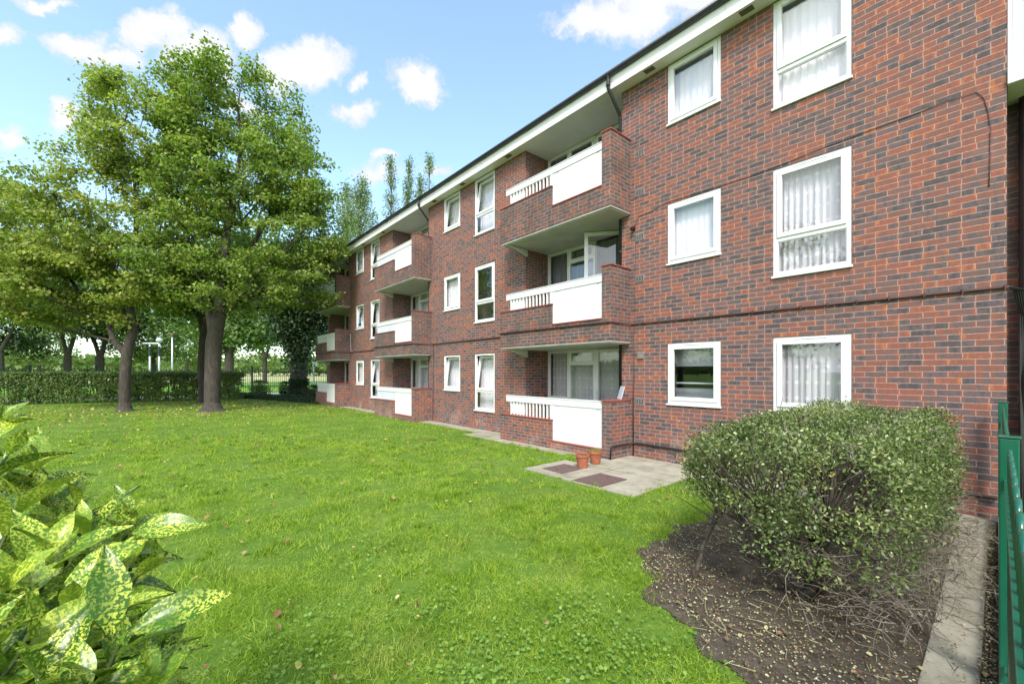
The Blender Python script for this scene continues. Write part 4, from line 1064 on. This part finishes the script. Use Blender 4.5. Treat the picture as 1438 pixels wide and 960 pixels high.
# ---------------------------------------------------------------- spotted laurel in the left foreground
def laurel():
    NS=9; ys=np.linspace(0,1,NS); w=np.array([.035,.17,.30,.39,.42,.38,.28,.14,.0])*.48
    tv=[]; 
    for i,(y,ww) in enumerate(zip(ys,w)):
        dz=.16*y-.42*y*y
        tooth=.0
        tv+= [(-ww,y,dz+.20*ww),(-ww*.5,y,dz+.07*ww),(0,y,dz-.03),(ww*.5,y,dz+.07*ww),(ww,y,dz+.20*ww)]
    tv=np.array(tv); tf=np.array([[5*i+j,5*i+j+1,5*i+j+6,5*i+j+5] for i in range(NS-1) for j in range(4)])
    root=Vector(G(-150,1.25)); t=thing('spotted_laurel','yellow-speckled laurel bush filling the bottom left foreground','shrub',tuple(root))
    ros=[(168,905,.66,.8),(60,960,.62,.9),(-20,900,.66,.9),(10,640,.98,.95),(25,715,.90,1),(70,780,.82,1),(120,745,.92,.9),(178,752,1.0,.75),(200,800,.92,.75),(10,830,.75,1),(95,860,.74,.9),(40,900,.66,.9),(120,960,.62,.8),(210,960,.66,.75),(-40,620,1.05,1),(-60,700,.95,1),(-80,800,.85,1),(55,690,1.1,.8),(110,700,1.15,.7),(150,800,.9,.8),(0,590,1.15,.8),(60,830,.95,1),(160,850,1.0,.8),(230,900,.85,.6),(0,760,1.05,1),(-30,680,1.2,1),(-20,960,.7,1),(110,820,1.05,1),(30,880,.9,1),(140,930,.85,1)]
    pos=[];dr=[];up=[];sc=[];ed=[]
    ros=ros+[(px+RNG.normal()*45-25,py+RNG.normal()*35+15,z+.10+RNG.uniform(0,.12),s*.95) for (px,py,z,s) in ros]
    for (px,py,z,s) in ros:
        c=np.array(P(px,py,z)); ax=np.array([.25*CA+.0,-.25*SA,1.0])+RNG.normal(scale=.18,size=3); ax/=np.linalg.norm(ax)
        n=9; ph=RNG.uniform(0,6)
        a=np.cross(ax,[1,0,0]); a/=np.linalg.norm(a); b=np.cross(ax,a)
        for k in range(n):
            q=ph+k*2.4; tilt=math.radians([72,66,55,45,32,20,8,-5,-15][k]+RNG.normal()*6)
            o=a*math.cos(q)+b*math.sin(q); d=o*math.cos(tilt)+ax*math.sin(tilt)
            pos.append(c-ax*.018*k); dr.append(d); up.append(ax*math.cos(tilt)-o*math.sin(tilt)+RNG.normal(scale=.15,size=3)); sc.append(s*(.085+.085*min(1,k/3))*RNG.uniform(.85,1.15))
        st=c-ax*.17+0; ed+= [(c,st,.003,.004),(st,np.array(root)+np.array([RNG.normal()*.08,RNG.normal()*.08,.5+RNG.uniform(0,.3)])*1.0,.004,.008)]
    for (a_,z0,b_,z1,s) in (((158,890),.62,(148,772),.63,.150),((178,890),.64,(318,834),.70,.175),((185,748),.93,(280,737),.95,.16),((90,820),.72,(200,760),.78,.16)):
        p0=np.array(P(a_[0],a_[1],z0)); p1=np.array(P(b_[0],b_[1],z1)); d=p1-p0
        pos.append(p0); dr.append(d/np.linalg.norm(d)+np.array([0,0,.12])); 
        view=-np.array(P((a_[0]+b_[0])/2,(a_[1]+b_[1])/2,1)-Vector((0,0,EYE))); up.append(view/np.linalg.norm(view)+np.array([0,0,.7])); sc.append(np.linalg.norm(d)*1.04)
    pos=np.array(pos);dr=np.array(dr);up=np.array(up);sc=np.array(sc)
    V,Fc=scatter(tv,tf,pos,frames(dr,up),sc)
    npmesh('foliage',[(V,Fc)],M['aucuba'],t,smooth=True)
    ed.append((np.array(root),np.array(root)+np.array([0,0,.7]),.03,.02))
    npmesh('stems',[tube_mesh(ed,6)],M['green_stem'],t,smooth=True)
laurel()
# ---------------------------------------------------------------- grass, clover, fallen leaves
def blocked(p):
    x,y=p[:,0],p[:,1]
    e=.04*np.sin(y*13)+.03*np.sin(y*31+1); e2=.035*np.sin(x*11)+.025*np.sin(x*29)
    b=(x>6.6)&(y<3.2)|(x>6.46+e)&(y>5.40)&(y<9.4)|(x>5.02+e+.05*np.sin(y*5))&(y>3.31+e2)&(y<5.42+e2)|((y<.31)&(x>1.1))|(y>31.5+.0*x)
    e=.04*np.sin(y*13)+.03*np.sin(y*31+1)
    b|= (x+e>6.92)|((x>6.6)&(y<9.4))
    for (bx_,by_,rr) in ((b1.x,b1.y,.55),(b2.x,b2.y,.8),(b3.x,b3.y,.5)):
        b|=((x-bx_)**2+(y-by_)**2<rr*rr)
    hh=(x-H1.x)*(-hd.y)+(y-H1.y)*hd.x; b|=(hh>-.55)
    return b|bed_mask(p,.07)
def grass():
    groups=[]
    def ring(z0,z1,dens,h,w,two,fade=1.5):
        half=math.tan(math.radians(53)); n=int(dens*(z1*z1-z0*z0)*half)
        z=np.sqrt(RNG.uniform(z0*z0,z1*z1,n)); lat=RNG.uniform(-1,1,n)*half*z
        X=lat*CA+z*SA; Y=-lat*SA+z*CA; p=np.stack([X,Y,np.zeros(n)],1)
        p=p[~blocked(p)]
        cl=noise3(p*2.2,1,1)*.5+noise3(p*6,1,2)*.6+noise3(p*.7,1,7)*.4+noise3(p*15,1,9)*.4
        p=p[RNG.uniform(0,1,len(p))<np.clip(.70+.9*cl,.10,1)]; m=len(p); cl=noise3(p*2.2,1,1)*.5+noise3(p*6,1,2)*.5
        d=rnd_unit(m); d[:,2]=np.abs(d[:,2])*.7+.32; hgt=h*RNG.uniform(.45,1.45,m)*np.clip(1+.9*cl,.35,2.1)
        wi=w*RNG.uniform(.7,1.3,m); ups=rnd_unit(m)
        R=frames(d,ups); S=np.stack([wi,hgt,hgt],1)
        if two:
            tv=np.array([[-.5,0,0],[.5,0,0],[.36,.55,.0],[-.36,.55,.0],[0,1,.28]])
            V,_=scatter(tv,np.array([[0,1,2,3]]),p,R,S); o=np.arange(m)*5
            q=o[:,None]+np.array([[0,1,2,3]]); tr=o[:,None]+np.array([[3,2,4]])
            groups.append((V,q)); groups.append((np.zeros((0,3)),tr)) if False else groups.append(('tri',tr))
        else:
            tv=np.array([[-.5,0,0],[.5,0,0],[0,1,.1]]); V,Fc=scatter(tv,np.array([[0,1,2]]),p,R,S); groups.append((V,Fc))
    ring(1.3,3.6,8500,.046,.0032,True)
    ring(3.6,6,4200,.046,.0042,True)
    n=900; z=np.sqrt(RNG.uniform(1.6**2,11**2,n)); lat=RNG.uniform(-1.2,1.2,n)*z; c=np.stack([lat*CA+z*SA,-lat*SA+z*CA,0*z],1); sz=np.repeat(RNG.uniform(.5,1.5,n),34)
    p=np.repeat(c,34,axis=0); p[:,:2]+=RNG.normal(size=(len(p),2))*.035*sz[:,None]; kk=~blocked(p); p=p[kk]; m=len(p); sz=sz[kk]; zz=np.hypot(p[:,0],p[:,1])
    dd=rnd_unit(m)*.55; dd[:,2]=.75; tv=np.array([[-.5,0,0],[.5,0,0],[.36,.55,.0],[-.36,.55,.0],[0,1,.35]]); hh=RNG.uniform(.05,.095,m)*sz**.5
    V,_=scatter(tv,np.array([[0,1,2,3]]),p,frames(dd,rnd_unit(m)),np.stack([.0034+.0009*zz,hh,hh],1)); o=np.arange(m)*5
    groups.append((V,o[:,None]+np.array([[0,1,2,3]]))); groups.append(('tri',o[:,None]+np.array([[3,2,4]])))
    ring(6,10,2000,.050,.0065,False)
    ring(10,18,560,.050,.011,False)
    ring(18,34,150,.055,.02,False)
    Vs=[];idx=[];tot=[];off=0;last=0
    for V,Fc in groups:
        if isinstance(V,str): idx.append((Fc+last).ravel()); tot.append(np.full(len(Fc),3)); continue
        last=off; Vs.append(V); idx.append((Fc+off).ravel()); tot.append(np.full(len(Fc),Fc.shape[1])); off+=len(V)
    V=np.concatenate(Vs).astype(np.float32); idx=np.concatenate(idx).astype(np.int32); tot=np.concatenate(tot).astype(np.int32)
    me=bpy.data.meshes.new('grass'); me.vertices.add(len(V)); me.vertices.foreach_set('co',V.ravel()); me.loops.add(len(idx)); me.loops.foreach_set('vertex_index',idx)
    me.polygons.add(len(tot)); me.polygons.foreach_set('loop_start',np.concatenate([[0],np.cumsum(tot)[:-1]]).astype(np.int32)); me.update(calc_edges=True)
    print('grass polys',len(tot))
    tag(link('grass',me,M['blade']),'bright green short lawn grass between the block and the trees','grass',kind='stuff')
grass()
def clover():
    P0=[(1.45,2.0,.5),(1.9,1.4,.45),(2.35,1.55,.35),(1.1,2.6,.35),(2.2,2.3,.3),(.5,2.6,.35),(2.9,2.35,.22),(.9,3.3,.3),(1.9,3.3,.25),(3.4,3.2,.2),(-.2,3.0,.35)]
    pts=[]
    for (px,py,z,r,n) in ((845,890,0,.30,420),(800,860,0,.25,300),(760,950,0,.35,600),(880,930,0,.30,500),(600,850,0,.22,240),(450,900,0,.3,320),(420,940,0,.3,320),(560,800,0,.25,180),(530,770,0,.2,140),(700,930,0,.3,300),(370,670,0,.35,250),(880,800,0,.2,150),(640,960,0,.3,260)):
        c=G(px,1006/(py-HY)); n=int(n*.55); q=RNG.normal(size=(n,2))*r*.8; pts.append(np.stack([c.x+q[:,0],c.y+q[:,1],RNG.uniform(.03,.065,n)],1))
    p=np.concatenate(pts); p=p[~bed_mask(p)]; n=len(p)
    w=2*PI*np.arange(6)/6; tv=np.stack([.5*np.cos(w),.5+.5*np.sin(w),.08*np.cos(2*w)],1)
    V,Fc=scatter(tv,np.arange(6)[None],p,frames(rnd_unit(n)*[1,1,.3],rnd_unit(n)*.35+np.array([0,0,1.0])),RNG.uniform(.012,.029,n))
    tag(npmesh('clover',[(V,Fc)],M['clover']),'patches of round clover leaves growing in the near lawn','clover',kind='stuff')
clover()
CURL=np.array([[0,0,.0],[.38,.35,.16],[.30,.8,.22],[0,1,.05],[-.30,.75,.2],[-.4,.35,.12],[0,.5,-.02]]); CURLF=np.array([[0,1,6],[1,2,6],[2,3,6],[3,4,6],[4,5,6],[5,0,6]])
def fallen():
    n1=520; z=np.sqrt(RNG.uniform(2.2**2,12**2,n1)); lat=RNG.uniform(-1.1,1,n1)*z*1.2
    n2=2600; c=np.array([[b1.x,b1.y],[b2.x,b2.y]])[RNG.integers(2,size=n2)]+RNG.normal(size=(n2,2))*[4.5,4.0]
    p=np.concatenate([np.stack([lat*CA+z*SA,-lat*SA+z*CA],1),c]); p=np.concatenate([p,np.full((len(p),1),.035)],1)
    p=p[~blocked(p)]; n=len(p); p[:,2]=RNG.uniform(.03,.055,n)
    V,Fc=scatter(CURL,CURLF,p,frames(rnd_unit(n)*[1,1,.35],rnd_unit(n)*.5+np.array([0,0,1.0])),RNG.uniform(.022,.055,n)*(1+.035*np.hypot(p[:,0],p[:,1])))
    tag(npmesh('fallen_leaves',[(V,Fc)],M['fallen']),'brown and yellow autumn leaves scattered over the lawn','leaves',kind='stuff')
fallen()
def litter():
    n=21000; p=np.stack([RNG.uniform(2.1,6.6,n),RNG.uniform(.25,2.3,n),RNG.uniform(.035,.05,n)],1); p=p[bed_mask(p)]
    dens=np.clip(.45+.8*noise3(p*3,1,3)+.5*noise3(p*11,1,6),.05,1); p=p[RNG.uniform(size=len(p))<dens]
    m=2600; q=np.stack([RNG.uniform(1.5,7.1,m),RNG.normal(.035,.04,m).clip(.0,.3),RNG.uniform(.03,.05,m)],1); s=RNG.uniform(0,1,m)<.8; q[:,1]=np.where(s,RNG.uniform(.0,.075,m),q[:,1]+.12)
    p=np.concatenate([p,q]); n=len(p)
    V,Fc=scatter(CURL,CURLF,p,frames(rnd_unit(n)*[1,1,.3],rnd_unit(n)*.5+np.array([0,0,1.0])),RNG.uniform(.005,.017,n)*np.where(RNG.uniform(size=n)<.05,2.2,1))
    ed=[]
    for i in range(230):
        a=np.array([RNG.uniform(2.4,6.4),RNG.uniform(.3,2.0),.045]); 
        if i>150: a=np.array([RNG.uniform(2.3,3.6),RNG.uniform(.35,1.9),.045])
        d=RNG.normal(size=3)*[1,1,.15]; d/=np.linalg.norm(d); L=RNG.uniform(.05,.22)
        if not bed_mask(a[None])[0]: continue
        b=a+d*L/2; c=b+(d+RNG.normal(scale=.3,size=3)*[1,1,.3])*L/2; b[2]=max(b[2],.035); c[2]=max(c[2],.035); ed+=[(a,b,.0026,.0022),(b,c,.0022,.0012)]
    tag(npmesh('leaf_litter',[(V,Fc),tube_mesh(ed,4)],M['litter']),'dead leaves and broken twigs strewn over the soil bed and path edge','leaf litter',kind='stuff')
litter()
# ================================================================== LIGHT, SKY, CAMERA
SUN_EL=math.radians(48); az=Vector((-.72,-.69,0)).normalized()
sd=Vector((az.x*math.cos(SUN_EL),az.y*math.cos(SUN_EL),math.sin(SUN_EL)))
L=bpy.data.lights.new('sun','SUN'); L.energy=1.5; L.angle=math.radians(14); L.color=(1,.96,.90)
lo=bpy.data.objects.new('sun',L); C.objects.link(lo); lo.rotation_euler=sd.to_track_quat('Z','Y').to_euler()
W=bpy.data.worlds.new('World'); bpy.context.scene.world=W; W.use_nodes=True; t=NT(W.node_tree)
bg=W.node_tree.nodes['Background']; bg.inputs[1].default_value=.15
sky=t.node('ShaderNodeTexSky',sky_type='NISHITA'); sky.sun_disc=False; sky.sun_elevation=SUN_EL; sky.sun_rotation=math.atan2(az.x,az.y)
sky.air_density=1.0; sky.dust_density=1.2; sky.ozone_density=1.0
d=coord(t,'Generated')
def dirp(px,py):
    v=P(px,py,1)-Vector((0,0,EYE)); return v.normalized()
wn=t.node('ShaderNodeTexNoise'); t.l.new(d,wn.inputs['Vector']); wn.inputs['Scale'].default_value=9; wn.inputs['Detail'].default_value=7; wn.inputs['Roughness'].default_value=.62
warp=t.vm('MULTIPLY',t.vm('SUBTRACT',wn.outputs['Color'],(.5,.5,.5)),(.12,.12,.09))
dw=t.vm('ADD',d,warp)
cl=[(125,65,58,30,1),(215,48,52,28,1),(160,82,78,20,.8),(280,80,52,42,1),(345,45,38,26,1),(425,95,68,40,1),(5,60,42,20,.9),(12,186,28,16,.9),(100,175,32,22,.8),(585,122,40,32,1),(500,160,36,18,.7),(508,125,18,12,.7),(870,28,115,42,1),(940,-5,130,40,1),(60,-2,60,12,.7),(535,246,52,14,.6),(622,240,32,14,.6),(545,224,20,9,.6),(340,150,60,30,.6)]
tot=None
for (px,py,rx,ry,amp) in cl:
    rx*=.97; ry*=.97; c=dirp(px,py); w1=(dirp(px+rx,py)-dirp(px-rx,py))/2; w2=(dirp(px,py-ry)-dirp(px,py+ry))/2
    g11=w1.dot(w1); g22=w2.dot(w2); g12=w1.dot(w2); dt=g11*g22-g12*g12; W1=(w1*g22-w2*g12)/dt; W2=(w2*g11-w1*g12)/dt
    dd=t.vm('SUBTRACT',dw,tuple(c)); a=t.vm('DOT_PRODUCT',dd,tuple(W1)); b=t.vm('DOT_PRODUCT',dd,tuple(W2))
    cx=t.node('ShaderNodeCombineXYZ'); t.l.new(a,cx.inputs[0]); t.l.new(b,cx.inputs[1]); ln=t.vm('LENGTH',cx.outputs[0])
    v=t.math('MULTIPLY',t.math('SUBTRACT',1.15,ln),amp); tot=v if tot is None else t.math('MAXIMUM',tot,v)
# added unseen clouds behind the camera, brighter than those ahead to light the scene
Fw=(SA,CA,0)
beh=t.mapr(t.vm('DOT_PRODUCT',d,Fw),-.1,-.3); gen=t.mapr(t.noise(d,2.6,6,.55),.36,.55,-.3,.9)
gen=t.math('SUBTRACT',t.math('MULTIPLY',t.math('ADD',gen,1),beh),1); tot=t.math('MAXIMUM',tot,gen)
fb=t.noise(dw,13,10,.66); den=t.math('ADD',tot,t.math('MULTIPLY',t.math('SUBTRACT',fb,.5),1.9))
mask=t.mapr(den,.08,.50)
thick=t.mapr(den,.2,1.1)
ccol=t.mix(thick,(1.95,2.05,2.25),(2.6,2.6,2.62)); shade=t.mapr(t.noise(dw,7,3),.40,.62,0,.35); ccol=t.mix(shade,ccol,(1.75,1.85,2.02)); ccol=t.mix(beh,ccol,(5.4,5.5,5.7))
skyc=t.mix(1.0,sky.outputs[0],(.93,1.0,.95),'MULTIPLY'); skyc=t.mix(.09,skyc,(1.9,2.05,2.2))
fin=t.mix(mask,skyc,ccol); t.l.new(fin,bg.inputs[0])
W.cycles.sampling_method='MANUAL'; W.cycles.sample_map_resolution=512
cam=bpy.data.cameras.new('camera'); co=bpy.data.objects.new('camera',cam); C.objects.link(co); bpy.context.scene.camera=co
cam.sensor_width=36; cam.lens=F_PX/1438*36; cam.shift_y=(HY-480)/1438; cam.clip_start=.05; cam.clip_end=3000
co.location=(0,0,EYE); co.rotation_euler=(PI/2,0,-A)
S=bpy.context.scene; S.render.engine='CYCLES'
S.view_settings.view_transform='Standard'; S.view_settings.look='None'; S.view_settings.exposure=1.58; S.view_settings.gamma=1
S.cycles.max_bounces=6; S.cycles.transparent_max_bounces=10; S.cycles.diffuse_bounces=3; S.cycles.glossy_bounces=3
